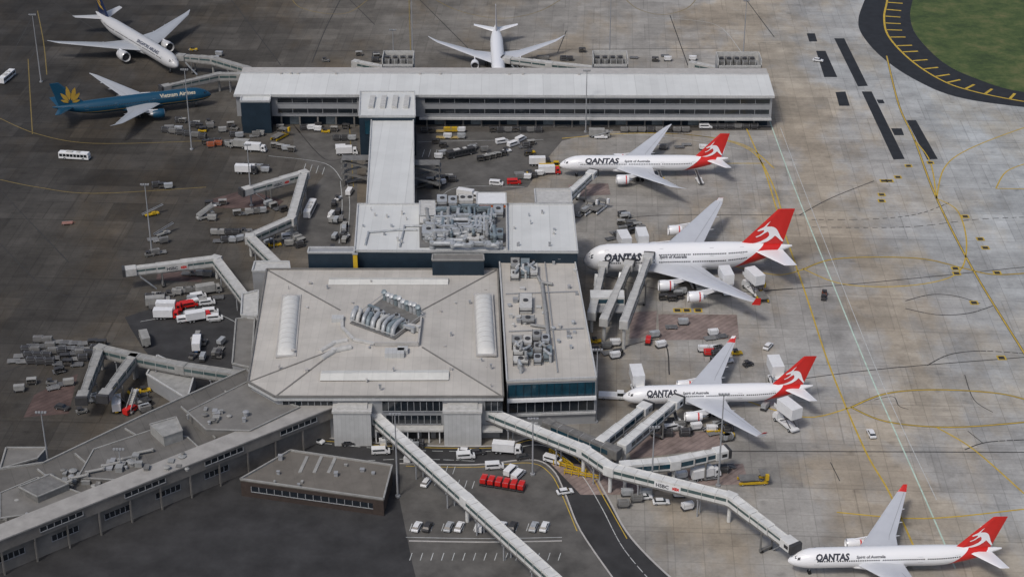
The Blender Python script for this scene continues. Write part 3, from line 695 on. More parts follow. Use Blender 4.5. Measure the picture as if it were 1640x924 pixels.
def tube(mb,pts,r,m=0,k=4):
    """curved round duct through control points"""
    q=[];n=len(pts)
    for i in range(n-1):
        p0=pts[max(i-1,0)];p1=pts[i];p2=pts[i+1];p3=pts[min(i+2,n-1)]
        for j in range(k):
            t=j/k;q.append(.5*((2*p1)+(p2-p0)*t+(2*p0-5*p1+4*p2-p3)*t*t+(3*p1-p0-3*p2+p3)*t**3))
    q.append(pts[-1]);rings=[];pa=None
    for i,p in enumerate(q):
        d=(q[min(i+1,len(q)-1)]-q[max(i-1,0)]).normalized()
        a=(d.orthogonal() if pa is None else (pa-d*pa.dot(d))).normalized();pa=a;b=d.cross(a)
        rr=r*(1.0 if i%3 else 1.07)
        rings.append([p+(a*math.cos(t)+b*math.sin(t))*rr for t in [2*math.pi*s/10 for s in range(10)]])
    mb.loft(rings,m)
def dbox(mb,pts,w,h,m=0):
    for a,b in zip(pts,pts[1:]):mb.beam(a+Vector((0,0,h)),b+Vector((0,0,h)),w,h,m)
# central plant: raised diamond deck, curved ducts fanning on the near edge, stacks on the far edge
mb=MB();q=[P(560,517,16.1),P(632,543,16.1),P(678,508,16.1),P(615,476,16.1)];mb.prism([(p.x,p.y) for p in q],15.0,16.1);mb.obj('plant_deck',muted,e,org)
for i in range(4):
    a,b=q[i]+Vector((0,0,1.3)),q[(i+1)%4]+Vector((0,0,1.3));mb=MB();mb.beam(a,b,.16,.16);mb.obj('guard_rail',offwhite,e,org)
V3=Vector
for i in range(10):
    t=i/9;x=617+54*t;y=480+25*t;a=P(x,y,16.1);mb=MB();h=random.uniform(2.0,2.8)
    mb.cyl(a,a+V3((0,0,h)),.72,.72,12);mb.cyl(a+V3((0,0,h)),a+V3((-.3,-.5,h+.7)),.72,.85,12);mb.cyl(a+V3((-.3,-.5,h+.7)),a+V3((-.35,-.6,h+.85)),.85,.5,12)
    mb.obj('exhaust_stack',galv if i%3 else galvd,e,org,smooth=True)
for i in range(9):
    t=i/8;x=566+64*t+random.uniform(-1,1);y=511+25*t;mb=MB();r_=random.uniform(.6,.85)
    a=P(x,y,16.0);L1=random.uniform(2.0,5.5);s=(t-.4)*3+random.uniform(-.8,.8)
    tube(mb,[a+V3((-.2,-.8,-.8)),a+V3((0,-.4,.9)),a+V3((.3,.8,1.9)),a+V3((1.0+s*.3,L1*.6+1.2,2.0)),a+V3((1.4+s,L1+1.6,1.7)),a+V3((1.6+s,L1+2.1,0))],r_)
    mb.obj('air_duct',(galv,offwhite,galv,galvd)[i%4],e,org,smooth=True)
for i in range(9):
    x=590+i*8+random.uniform(-3,3);y=490+i*3.5+random.uniform(-3,6);z=17.2+random.uniform(0,.8);mb=MB();a=P(x,y,z);b=P(x+random.uniform(6,14),y+random.uniform(2,7),z)
    mb.beam(a,b,1.0,.9);mb.beam(V3((b.x,b.y,z)),V3((b.x+.9,b.y-.6,z)),1.0,z-16.1);mb.obj('duct_box',(galvd,galv,offwhite)[i%3],e,org)
for i in range(8):
    t=i/7;x=594+58*t;y=505+18*t+random.uniform(-5,4);mb=MB();p=P(x,y,16.1);s=random.uniform(.6,1.0);hh=17.3+random.uniform(0,.8);mb.prism([(p.x-s,p.y-s),(p.x+s,p.y-s),(p.x+s,p.y+s),(p.x-s,p.y+s)],16.1,hh);mb.cyl((p.x,p.y,hh),(p.x,p.y,hh+.4),s*.6,s*.6,10,1);mb.obj('fan_unit',[galv,dark],e,org)
mb=MB();dbox(mb,[P(548,508,15.9),P(548,526,15.9),P(566,545,15.9),P(600,552,15.9)],.9,.7);mb.obj('roof_trunking',offwhite,e,org)
mb=MB();dbox(mb,[P(600,554,15.9),P(670,554,15.9),P(675,512,15.9)],.5,1.3);mb.obj('screen_wall',conc,e,org)
mb=MB();duct(mb,[P(515,574,15.6),P(535,562,15.9),P(562,556,16.0)],.9);mb.obj('air_duct',offwhite,e,org,smooth=True)
mb=MB();duct(mb,[P(513,563,15.4),P(535,550,15.7),P(556,545,15.9)],.8);mb.obj('air_duct',offwhite,e,org,smooth=True)
for qd in ((632,566,2.8,3.4),(541,512,1.8,2.6),(645,562,1.5,2.5)):
    c=P(qd[0],qd[1],16);mb=MB();mb.box(c.x-qd[2],c.x+qd[2],c.y-qd[3]/2,c.y+qd[3]/2,15,17.0);mb.obj('roof_unit',cladl,e,org)
vent_field(e,org,(440,450,790,625),14.9,30,smin=.3,smax=.9,mats=(conc,offwhite,clad))
sf=Frame(P(440,636,ZM),P(806,636,ZM));win_band(sf,e,30,47,9.2,12.2,1.8,-.6);win_band(sf,e,31,46.5,5,7.6,1.8,-.6)
win_band(sf,e,2,16,9.6,12.2,1.8,-.6);win_band(sf,e,59,64,9.2,12.2,1.8,-.6)
for a0,a1 in ((16.5,27),(47.5,58)):
    mb=MB();sf.box(mb,a0,a1,-2,3.4,0,10.8);mb.obj('corrugated_tower',cladl,e,org);mb=MB();sf.box(mb,a0-.3,a1+.3,-2,3.7,10.803,11.5);sf.box(mb,a0+1,a1-1,-1,2.4,11.503,11.9);mb.obj('tower_cap',offwhite,e,org)
mb=MB();sf.box(mb,28,47.3,-.5,2.2,3.9,4.5);sf.box(mb,58.2,64,-.5,2.5,3.9,4.5);mb.each('canopy',offwhite,e,org)
mb=MB()
for a in range(29,47,4):sf.box(mb,a,a+2.6,-1.2,-.55+.02,.1,3.2)
mb.each('dock_door',dark,e,org)
mb=MB()
for a in range(28,48,3):sf.box(mb,a,a+.3,1.6,1.9,0,3.89)
mb.each('column',white,e,org)
# --- right block
poly=[(812,611),(955,606),(918,405),(799,405)]
e,pts=simple_block('terminal_east_wing','flat pale roofed wing with teal glass end','building',poly,ZM+1,clad,rooft,0,.6);org=e.location
fr=Frame(pts[0],pts[1])
win_band(fr,e,.3,fr.L-.3,9.8,13.9,2.2,.05,'curtain_wall',tealg,teal)
mb=MB();fr.box(mb,0,fr.L,.01,1.2,8.6,9.5);mb.obj('ledge',white,e,org)
win_band(fr,e,.5,fr.L-.5,4.6,8.2,2.5,.05)
mb=MB();fr.box(mb,0,fr.L,.01,.8,3.7,4.3);mb.obj('canopy',cladl,e,org)
def plant(e,org,x0,y0,x1,y1,z,h,m=galv,name='air_handling_unit'):
    a=P(x0,y1,z);b=P(x1,y1,z);d=P(x1,y0,z);c=P(x0,y0,z);mb=MB()
    mb.prism([(p.x,p.y) for p in (a,b,d,c)],z+.3,z+h)
    w=(b-a).length;k=max(1,int(w/2.2));dy=(c.y-a.y)
    for i in range(k):
        cx=a.x+(i+.5)*w/k;mb.cyl((cx,a.y+dy/2,z+h-.01),(cx,a.y+dy/2,z+h+.35),.8,.8,12,1)
    mb.beam(Vector((a.x,a.y-.12,z+h*.6)),Vector((b.x,a.y-.12,z+h*.6)),.2,.25,1)
    for i in range(4):
        q=(a,b,d,c)[i];mb.box(q.x-.1,q.x+.1,q.y-.1,q.y+.1,z,z+h+.1,1)
    mb.obj(name,[m,dark],e,org)
Z=ZM+1
unitg=mat('grey plant casing',(.27,.275,.27),.5,.2,.6)
for a_ in ((818,422,832,436,2.2,unitg),(834,424,848,446,2.4,galvd),(849,430,861,446,2.0,offwhite),(818,438,831,450,1.6,offwhite),(832,480,852,503,2.2,offwhite),(835,512,856,520,1.6,unitg),(820,548,836,560,2.4,unitg),(838,546,852,558,2.0,offwhite),(822,563,838,574,2.2,offwhite),(853,540,866,552,2.6,unitg),(867,545,880,556,2.2,galv),(841,564,853,575,1.6,galvd),(855,558,868,570,2.2,unitg),(870,562,884,580,2.0,galvd),(822,577,846,586,1.6,offwhite),(855,574,867,585,1.8,galv),(834,415,858,421,2.0,unitg)):
    plant(e,org,a_[0],a_[1],a_[2],a_[3],Z,a_[4],a_[5])
for i in range(9):
    x=822+random.uniform(0,50);y=546+random.uniform(0,34);mb=MB();z=Z+2.6;a=P(x,y,z);b=P(x+random.uniform(-12,12),y+random.uniform(4,10),z);duct(mb,[Vector((a.x,a.y,Z)),a,b,Vector((b.x,b.y,Z))],.42);mb.obj('air_duct',random.choice((galv,unitg,offwhite)),e,org,smooth=True)
for i in range(6):
    x=820+random.uniform(0,35);y=420+random.uniform(0,20);mb=MB();z=Z+2.4;a=P(x,y,z);b=P(x+random.uniform(-8,10),y+random.uniform(4,8),z);duct(mb,[Vector((a.x,a.y,Z)),a,b,Vector((b.x,b.y,Z))],.4);mb.obj('air_duct',random.choice((galv,unitg,offwhite)),e,org,smooth=True)
for pl_,r_ in (([P(868,455,Z+.7),P(874,500,Z+.7),P(880,560,Z+.7)],.6),([P(860,440,Z+.7),P(866,452,Z+.7),P(885,455,Z+.7)],.5),([P(850,520,Z+.6),P(876,524,Z+.6)],.45)):
    mb=MB();duct(mb,pl_,r_);mb.obj('roof_pipe',unitg,e,org,smooth=True)
mb=MB();mb.beam(P(872,415,Z+.5),P(893,595,Z+.5),.3,.3);mb.beam(P(815,530,Z+.4),P(935,525,Z+.4),.3,.3);mb.beam(P(810,470,Z+.4),P(925,466,Z+.4),.3,.3);mb.obj('roof_flashing',clad,e,org)
vent_field(e,org,(885,420,925,590),Z,14,smin=.5,smax=1.3);vent_field(e,org,(815,450,870,540),Z,16,smin=.5,smax=1.5)
# back block plant deck
e=back;org=e.location
mb=MB();q=[P(x,y,ZB) for x,y in ((672,397),(811,395),(810,328),(671,328))];mb.prism([(p.x,p.y) for p in q],ZB+.01,ZB+.25);mb.obj('plant_deck',muted,e,org)
random.seed(3)
for rw in range(15):
    y=334+rw*4.0
    x=674+random.uniform(0,24) if rw%3 else 684
    mb=MB();end=792+random.uniform(-25,16);z=ZB+1.0+random.uniform(0,1.8);r_=random.choice((.45,.6,.8))
    p=[P(x,y,z)]
    while x<end:
        x+=random.uniform(12,32);y2=y+random.choice((-3,3));p.append(P(min(x,end),y,z))
        if x<end:p.append(P(min(x+2,end),y2,z));y=y2
    p.append(Vector((p[-1].x,p[-1].y,ZB)));p.insert(0,Vector((p[0].x,p[0].y,ZB)))
    if rw%3==1:dbox(mb,p[1:-1],r_*2,r_*1.6)
    else:duct(mb,p,r_)
    mb.obj('air_duct',random.choice((galv,galvd,galv,galv)),e,org,smooth=(rw%3!=1))
for i in range(24):
    x=680+random.uniform(0,126);mb=MB();y0=random.uniform(332,366);y1=y0+random.uniform(8,28);z=ZB+2.9;r_=random.choice((.35,.5,.65))
    a=P(x,y0,z);b=P(x+random.uniform(-3,3),min(y1,392),z);duct(mb,[Vector((a.x,a.y,ZB)),a,b,Vector((b.x,b.y,ZB))],r_);mb.obj('air_duct',random.choice((galv,galvd,unitg)),e,org,smooth=True)
for (x0,y0,x1,y1) in ((700,322,716,334),(718,323,732,335),(735,324,758,334),(676,372,696,386),(764,352,780,364),(715,368,734,382),(784,378,806,390),(742,340,756,350),(790,338,806,350),(750,382,768,392)):
    plant(e,org,x0,y0,x1,y1,ZB,random.uniform(1.8,3),random.choice((galv,offwhite,galvd)))
vent_field(e,org,(580,335,665,395),ZB,10,smin=.3,smax=.8);vent_field(e,org,(820,335,910,398),ZB,10,smin=.3,smax=.8)
for pl_ in ([P(585,392,ZB+.4),P(590,372,ZB+.4),P(640,368,ZB+.4),P(668,368,ZB+.4)],[P(640,395,ZB+.4),P(648,362,ZB+.4),P(700,362,ZB+.4)]):
    mb=MB();duct(mb,pl_,.35);mb.obj('roof_pipe',galv,e,org,smooth=True)
mb=MB();a=P(812,402,ZB);b=P(811,330,ZB);mb.beam((a.x,a.y,ZB+1.2),(b.x,b.y,ZB+1.2),.5,1.2);mb.obj('parapet_divider',cladl,e,org)
for x0,x1,y in ((612,662,104),(950,1006,104),(1150,1220,106)):
    a=P(x0,y,15.5);b=P(x1,y,15.5);e=building('plant_tower','roof plant enclosure with fans behind pier','building',(a+b)/2);fr=Frame(a,b)
    mb=MB();fr.box(mb,0,fr.L,-10,-.5,0,14.5);mb.obj('wall',clad,e,e.location)
    mb=MB()
    for s in (0,fr.L-.3):fr.box(mb,s,s+.3,-10,-.2,14.5,18)
    fr.box(mb,0,fr.L,-10.2,-9.9,14.5,18);fr.box(mb,0,fr.L,-.5,-.2,14.5,15.6)
    k=int(fr.L/2.4)
    for i in range(k+1):fr.box(mb,i*fr.L/k-.1,i*fr.L/k+.1,-.5,-.3,15.6,17.6)
    mb.obj('screen',offwhite,e,e.location)
    k=int(fr.L/3.2)
    for i in range(k):
        mb=MB();fr.box(mb,.6+i*3.2,3.1+i*3.2,-8.5,-2,14.6,16.6,0);p=fr.pt(1.85+i*3.2,-5.2,16.6);mb.cyl(p,p+Vector((0,0,.6)),.9,.9,12,1)
        mb.obj('fan_unit',[muted,dark],e,e.location)
simple_block('gate_lounge','low grey gate lounge attached to terminal','building',[(372,583),(402,590),(408,508),(378,512)],8,clad,roofg2)
simple_block('gate_node','small pale gate node','building',[(386,505),(412,507),(414,466),(388,472)],9,cladl,offwhite)
simple_block('gate_node','small pale gate node','building',[(404,435),(465,435),(463,420),(408,420)],10,clad,offwhite)
simple_block('gate_node','pale gate node at bridges','building',[(858,326),(916,326),(914,304),(856,304)],9,cladl,offwhite)
simple_block('shed','white service shed with ribbed roof','building',[(235,600),(300,640),(312,598),(252,570)],4.5,clad,duskwhite)
# open steel gate node with legs
c=P(972,512,0);e=thing('gate_platform','open steel gate platform on columns','platform',c)
mb=MB();mb.box(-5.5,5.5,-5,5,5.2,5.6);mb.obj('deck',clad,e)
mb=MB()
for xx in (-5,0,5):
    for yy in (-4.6,4.6):mb.box(xx-.2,xx+.2,yy-.2,yy+.2,0,5.19)
mb.each('column',offwhite,e)
mb=MB();mb.box(-5.4,5.4,-.5,4.9,5.61,8.2);mb.obj('enclosure',bridgew,e);mb=MB();mb.box(-5.2,5.2,-.58,-.52,6.2,7.6);mb.obj('window',tealg,e)
# --- lower-left building: greys darkened to stand in for left-side shade
ZL=9
poly=[(395,592),(440,637),(530,657),(-60,893),(-60,760),(70,742),(238,662)]
e,pts=simple_block('old_terminal','long grey flat-roofed terminal running diagonally','building',poly,ZL,concd,roofg,0,.5);org=e.location
fr=Frame(pts[3],pts[2])
for k in range(14):
    a=fr.L-34-k*15
    if a<5:break
    win_band(fr,e,a-7.5,a,3.4,5.0,1.5,.02)
mb=MB();fr.box(mb,0,fr.L,-4.5,1.4,7.2,10.6);mb.obj('raised_walkway',concd,e,org)
mb=MB();fr.box(mb,0,fr.L,-4.8,1.7,10.603,11.0);mb.obj('walkway_roof',mat('walkway roof sheet',(.33,.32,.30),.7,.2,.3),e,org)
for k in range(5):win_band(fr,e,20+k*24,32+k*24,8.5,9.7,2.0,1.43)
mb=MB()
for k in range(int(fr.L/9)):fr.box(mb,k*9+.2,k*9+.6,1.0,1.38,0,7.19)
mb.each('column',concd,e,org)
def roofpoly(z,pl,m,h,name='raised_roof'):
    q=[P(x,y,z) for x,y in pl];mb=MB();mb.prism([(p.x,p.y) for p in q],z-h,z);mb.obj(name,m,e,org)
    mb=MB()
    for i in range(len(q)):
        a=q[i];b=q[(i+1)%len(q)];mb.beam(a+Vector((0,0,.3)),b+Vector((0,0,.3)),.35,.297)
    mb.obj('roof_edge',duskwhite,e,org)
roofpoly(ZL+2.2,[(300,660),(400,610),(440,640),(480,652),(400,690),(330,688)],roofg2,2.2)
roofpoly(ZL+1.6,[(150,720),(240,690),(300,700),(330,728),(205,770),(125,765)],mat('mid grey roof',(.145,.14,.13),.85,.25,.2,stripe=[(R(-24),3.6,.15,.2)]),1.6)
roofpoly(ZL+1.2,[(0,790),(60,765),(130,790),(60,822),(0,830)],roofg2,1.2)
roofpoly(ZL+4.5,[(240,680),(282,668),(292,690),(262,700)],duskwhite,4.5,'plant_room')
roofpoly(ZL+3,[(30,780),(80,760),(110,775),(60,796)],muted,3,'plant_room')
for pr_ in (((290,650),(345,700)),((200,685),(285,735)),((120,725),(190,785)),((60,750),(130,805)),((360,625),(430,670))):
    mb=MB();mb.beam(P(*pr_[0],ZL+.5),P(*pr_[1],ZL+.5),.35,.49);mb.obj('roof_flashing',duskwhite,e,org)
rv=(muted,duskwhite,clad,unitg)
vent_field(e,org,(70,755,170,790),ZL,26,rv,smin=.8,smax=2.4);vent_field(e,org,(170,730,300,755),ZL+1.6,18,rv,smin=.8,smax=2.2);vent_field(e,org,(300,655,400,680),ZL+2.2,14,rv,smin=.6,smax=1.8);vent_field(e,org,(0,800,70,835),ZL,14,rv,smin=.8,smax=2.2)
for i in range(7):
    mb=MB();x=60+i*26;y=786-i*10;duct(mb,[P(x,y,ZL+.1),P(x,y,ZL+2.4),P(x+28,y-6,ZL+2.4),P(x+28,y-6,ZL+.1)],.4);mb.obj('air_duct',duskwhite,e,org,smooth=True)
simple_block('annex','low grey annex beside the old terminal','building',[(0,752),(60,735),(75,718),(10,718)],7,clad,roofg2)
e,pts=simple_block('brick_annex','low dark brick annex with brown grey roof','building',[(385,768),(614,800),(628,746),(465,722)],5.2,brick,roofb)
fr=Frame(pts[0],pts[1]);win_band(fr,e,3,fr.L-3,2,3.6,2.2,.02)
for x in (492,515,538):
    mb=MB();a=P(x,730,5.4);b=P(x-12,756,5.4);mb.beam(a,b,.9,.2);mb.obj('roof_light',duskwhite,e,e.location)
vent_field(e,e.location,(430,735,600,780),5.2,9,rv,smin=.4,smax=1.2)
# ------------------------------------------------ jet bridges
def jetbridge(pts,label,zt=8.0,w=2.7,h=2.6,cab=True,wall=bridgew,green=False,sign=None):
    q=[P(x,y,zt) for x,y in pts];e=thing('boarding_bridge',label,'boarding bridge',Vector((q[0].x,q[0].y,0)),0,'boarding bridges');org=e.location
    n=len(q)
    for i in range(n-1):
        a,b=q[i],q[i+1];L=(b-a).length;last=(i==n-2 and cab)
        d=(b-a).normalized();nn=Vector((-d.y,d.x,0))
        segs=[(0,1,w,h)] if not last else [(0,.42,w,h),(.40,.72,w-.3,h-.2),(.70,1,w-.6,h-.4)]
        for (t0,t1,ww,hh) in segs:
            mb=MB();mw=MB();mr_=MB();mt=MB()
            p0=a.lerp(b,t0);p1=a.lerp(b,t1);dz=Vector((0,0,(h-hh)/2))
            mb.beam(p0-dz,p1-dz,ww,hh,0)
            for s in (-1,1):   # flat roof with low edge kerbs
                mr_.beam(p0-dz+nn*s*(ww/2-.12)+Vector((0,0,.16)),p1-dz+nn*s*(ww/2-.12)+Vector((0,0,.16)),.22,.157,0)
            LL_=(p1-p0).length;k=max(1,int(LL_/3.6))
            for j in range(k+1):
                c=p0.lerp(p1,j/k)-dz
                mr_.beam(c-d*.06+Vector((0,0,.05)),c+d*.06+Vector((0,0,.05)),ww-.5,.047,1)
                for s in (-1,1):
                    mr_.beam(c+nn*s*(ww/2+.05)-d*.08+Vector((0,0,-.02)),c+nn*s*(ww/2+.05)+d*.08+Vector((0,0,-.02)),.1,hh-.04,1)
            for s in (-1,1):
                c0=p0+nn*s*(ww/2+.01)-dz-Vector((0,0,hh*.24));c1=p1+nn*s*(ww/2+.01)-dz-Vector((0,0,hh*.24))
                mw.beam(c0+d*.4,c1-d*.4,.06,hh*(.55 if green else (.36 if not last else .28)),0)
                mt.beam(c0+d*.1-Vector((0,0,hh*.78)),c1-d*.1-Vector((0,0,hh*.78)),.3,.35,0)
            mb.obj('tunnel',wall,e,org);mr_.obj('roof_panel',[wall,ribm],e,org)
            mw.obj('window_strip',tealg if green else bglass,e,org);mt.obj('underframe',muted,e,org)
        if not last:
            k=max(1,int(L/13))
            for j in range(1,k+1):
                c=a.lerp(b,(j-.5)/k);mb=MB();z1=zt-h-.41
                for s in (-1,1):
                    g_=c+nn*s*1.1;mb.cyl((g_.x,g_.y,0),(g_.x,g_.y,z1-.3),.22,.22,8)
                mb.beam(Vector((c.x,c.y,z1))+nn*1.6,Vector((c.x,c.y,z1))-nn*1.6,.45,.35)
                mb.obj('support_column',clad,e,org)
        else:
            c=a.lerp(b,.66);mb=MB();z1=zt-h-.1
            for s in (-1,1):
                g_=c+nn*s*1.9;mb.cyl((g_.x,g_.y,.6),(g_.x,g_.y,z1+.4),.25,.25,8)
            mb.beam(Vector((c.x,c.y,z1))+nn*2.1,Vector((c.x,c.y,z1))-nn*2.1,.5,.4);mb.beam(Vector((c.x,c.y,1.1))+nn*2.1,Vector((c.x,c.y,1.1))-nn*2.1,.8,.5)
            mb.obj('lift_frame',muted,e,org);mb=MB()
            for s in (-1,1):
                g_=Vector((c.x,c.y,.55))+nn*s*1.5;mb.cyl(g_-nn*.3,g_+nn*.3,.55,.55,12)
            mb.each('wheel',rubber,e,org)
    rot=list(range(0,n-1)) if cab else list(range(n))
    for i in rot:
        c=q[i];dd=(q[min(i+1,n-1)]-q[max(i-1,0)]);dd=Vector((dd.x,dd.y,0)).normalized()
        mb=MB();mb.beam(c-dd*w*.58+Vector((0,0,.22)),c+dd*w*.58+Vector((0,0,.22)),w*1.12,h+.42);mb.cyl((c.x,c.y,0),(c.x,c.y,zt-h-.2),.55,.55,10)
        mb.obj('rotunda',wall,e,org,bevel=.25)
    if cab:
        a,b=q[-2],q[-1];d=(b-a).normalized();nn=Vector((-d.y,d.x,0))
        mb=MB();c=b;mb.beam(c-d*1.2+Vector((0,0,.1)),c+d*2.6+Vector((0,0,.1)),3.3,h);mb.obj('cab',wall,e,org,bevel=.15)
        mb=MB();mb.beam(c+d*2.5+Vector((0,0,.25)),c+d*3.4+Vector((0,0,.1)),3.6,h);mb.obj('canopy',dark,e,org)
        mb=MB();mb.beam(c+d*2-nn*1.68-Vector((0,0,.7)),c+d*.5-nn*1.68-Vector((0,0,.7)),.06,1);mb.obj('cab_window',glass,e,org)
        mb=MB();s0=b+nn*2.0-d*2;s1=s0-d*5;mb.beam(Vector((s0.x,s0.y,zt-h+.1)),Vector((s1.x,s1.y,.2)),1.0,.25);mb.obj('service_stair',galv,e,org)
    if sign is not None:
        a,b=q[sign],q[sign+1]
        if a.x>b.x:a,b=b,a
        d=(b-a).normalized();nn=Vector((d.y,-d.x,0));me=text_mesh('HSBC',1.5,.03)
        mb=MB();c=a.lerp(b,.40)+nn*(w/2+.18);mb.beam(c-d*.4+Vector((0,0,-.4)),c+d*7.0+Vector((0,0,-.4)),.06,h*.74);mb.obj('sign_panel',white if wall==bridgew else wall,e,org)
        c=c+nn*.05
        for v in me.vertices:
            p=c+d*v.co.x+Vector((0,0,-h*.74+v.co.y))-org;v.co=p
        me.materials.clear();me.materials.append(qtext);ob=bpy.data.objects.new('lettering',me);sc.collection.objects.link(ob);ob.parent=e
        mb=MB();c=c+d*4.7;zz=-h*.74
        for s_ in (1,-1):
            o1=c+d*.9+Vector((0,0,zz+.5));mb.add([o1,o1+d*(.9*s_)+Vector((0,0,.5)),o1+d*(.9*s_)-Vector((0,0,.5))],[[0,1,2]])
            mb.add([o1,o1+d*.55+Vector((0,0,.5*s_)),o1-d*.55+Vector((0,0,.5*s_))],[[0,1,2]])
        mb.obj('hexagon_emblem',red,e,org)
    return e
dw=duskwhite
jetbridge([(452,428),(400,377),(466,348),(487,275),(398,300)],'zigzag white boarding bridge with bank lettering',sign=3,wall=bridgeo,w=2.9)
jetbridge([(396,478),(345,412),(212,428)],'long white boarding bridge with bank lettering',sign=1,wall=bridgeo,w=2.9)
jetbridge([(388,598),(290,583),(215,568),(160,555),(133,628)],'grey-white boarding bridge over dark road',wall=dw)
jetbridge([(212,570),(170,625)],'short branch boarding bridge',wall=dw)
jetbridge([(600,662),(748,795),(930,960)],'long white walkway crossing terminal road',cab=False)
jetbridge([(780,655),(935,716),(978,745),(1170,792),(1262,862)],'long white elevated walkway bending over apron',zt=8.6,sign=2)
jetbridge([(880,675),(985,718)],'dark glazed steel walkway',cab=False,wall=muted,green=True)
jetbridge([(965,702),(1030,650)],'white boarding bridge at small airliner nose',green=True)
jetbridge([(1000,708),(1080,640)],'white boarding bridge at small airliner door',green=True)
jetbridge([(1002,742),(1080,735),(1150,720)],'green glazed boarding bridge',green=True)
jetbridge([(948,498),(966,424)],'grey boarding bridge at double-deck airliner nose',zt=7.6,w=2.5,wall=bridgeo)
jetbridge([(968,508),(1006,422)],'grey boarding bridge reaching lower deck',zt=8.4,w=2.5,wall=bridgeo)
jetbridge([(1000,512),(1038,410)],'tall boarding bridge reaching upper deck',zt=10.4,w=2.5,wall=bridgeo)
jetbridge([(900,318),(946,276)],'short boarding bridge at white airliner')
jetbridge([(395,108),(340,92),(292,88)],'boarding bridge behind the pier end',wall=dw)
jetbridge([(385,118),(350,118),(268,136)],'boarding bridge serving blue airliner',wall=dw)
jetbridge([(955,108),(880,100),(815,92)],'boarding bridge behind the pier roof',wall=bridgeo)
jetbridge([(1150,108),(1110,100)],'short boarding bridge behind the pier',cab=False,wall=bridgeo)
jetbridge([(620,108),(570,98)],'short boarding bridge behind the pier',cab=False,wall=bridgeo)
# ------------------------------------------------ masts
for i,(x,y,h) in enumerate([(662,112,32),(976,92,27),(1190,92,26),(66,132,30),(938,212,26),(307,240,33),(243,402,25),(1150,778,29),(1043,795,22),(954,676,24),(637,795,26),(403,330,24),(631,112,18),(200,800,16),(853,760,18),(80,760,20)]):
    c=P(x,y,0)
    e=thing('light_mast','tall thin grey apron floodlight mast','light mast',c,0,'apron light masts')
    mb=MB();mb.cyl((0,0,0),(0,0,h),.30,.14,8);mb.cyl((0,0,0),(0,0,.5),.7,.7,10);mb.obj('pole',clad,e,smooth=True)
    mb=MB();mb.box(-1.3,1.3,-.12,.12,h-.3,h)
    for s in (-1.2,-.4,.4,1.2):mb.prof([(s-.25,h),(s+.25,h),(s+.3,h+.45),(s-.3,h+.45)],-.45,.05)
    mb.obj('floodlight',clad,e)
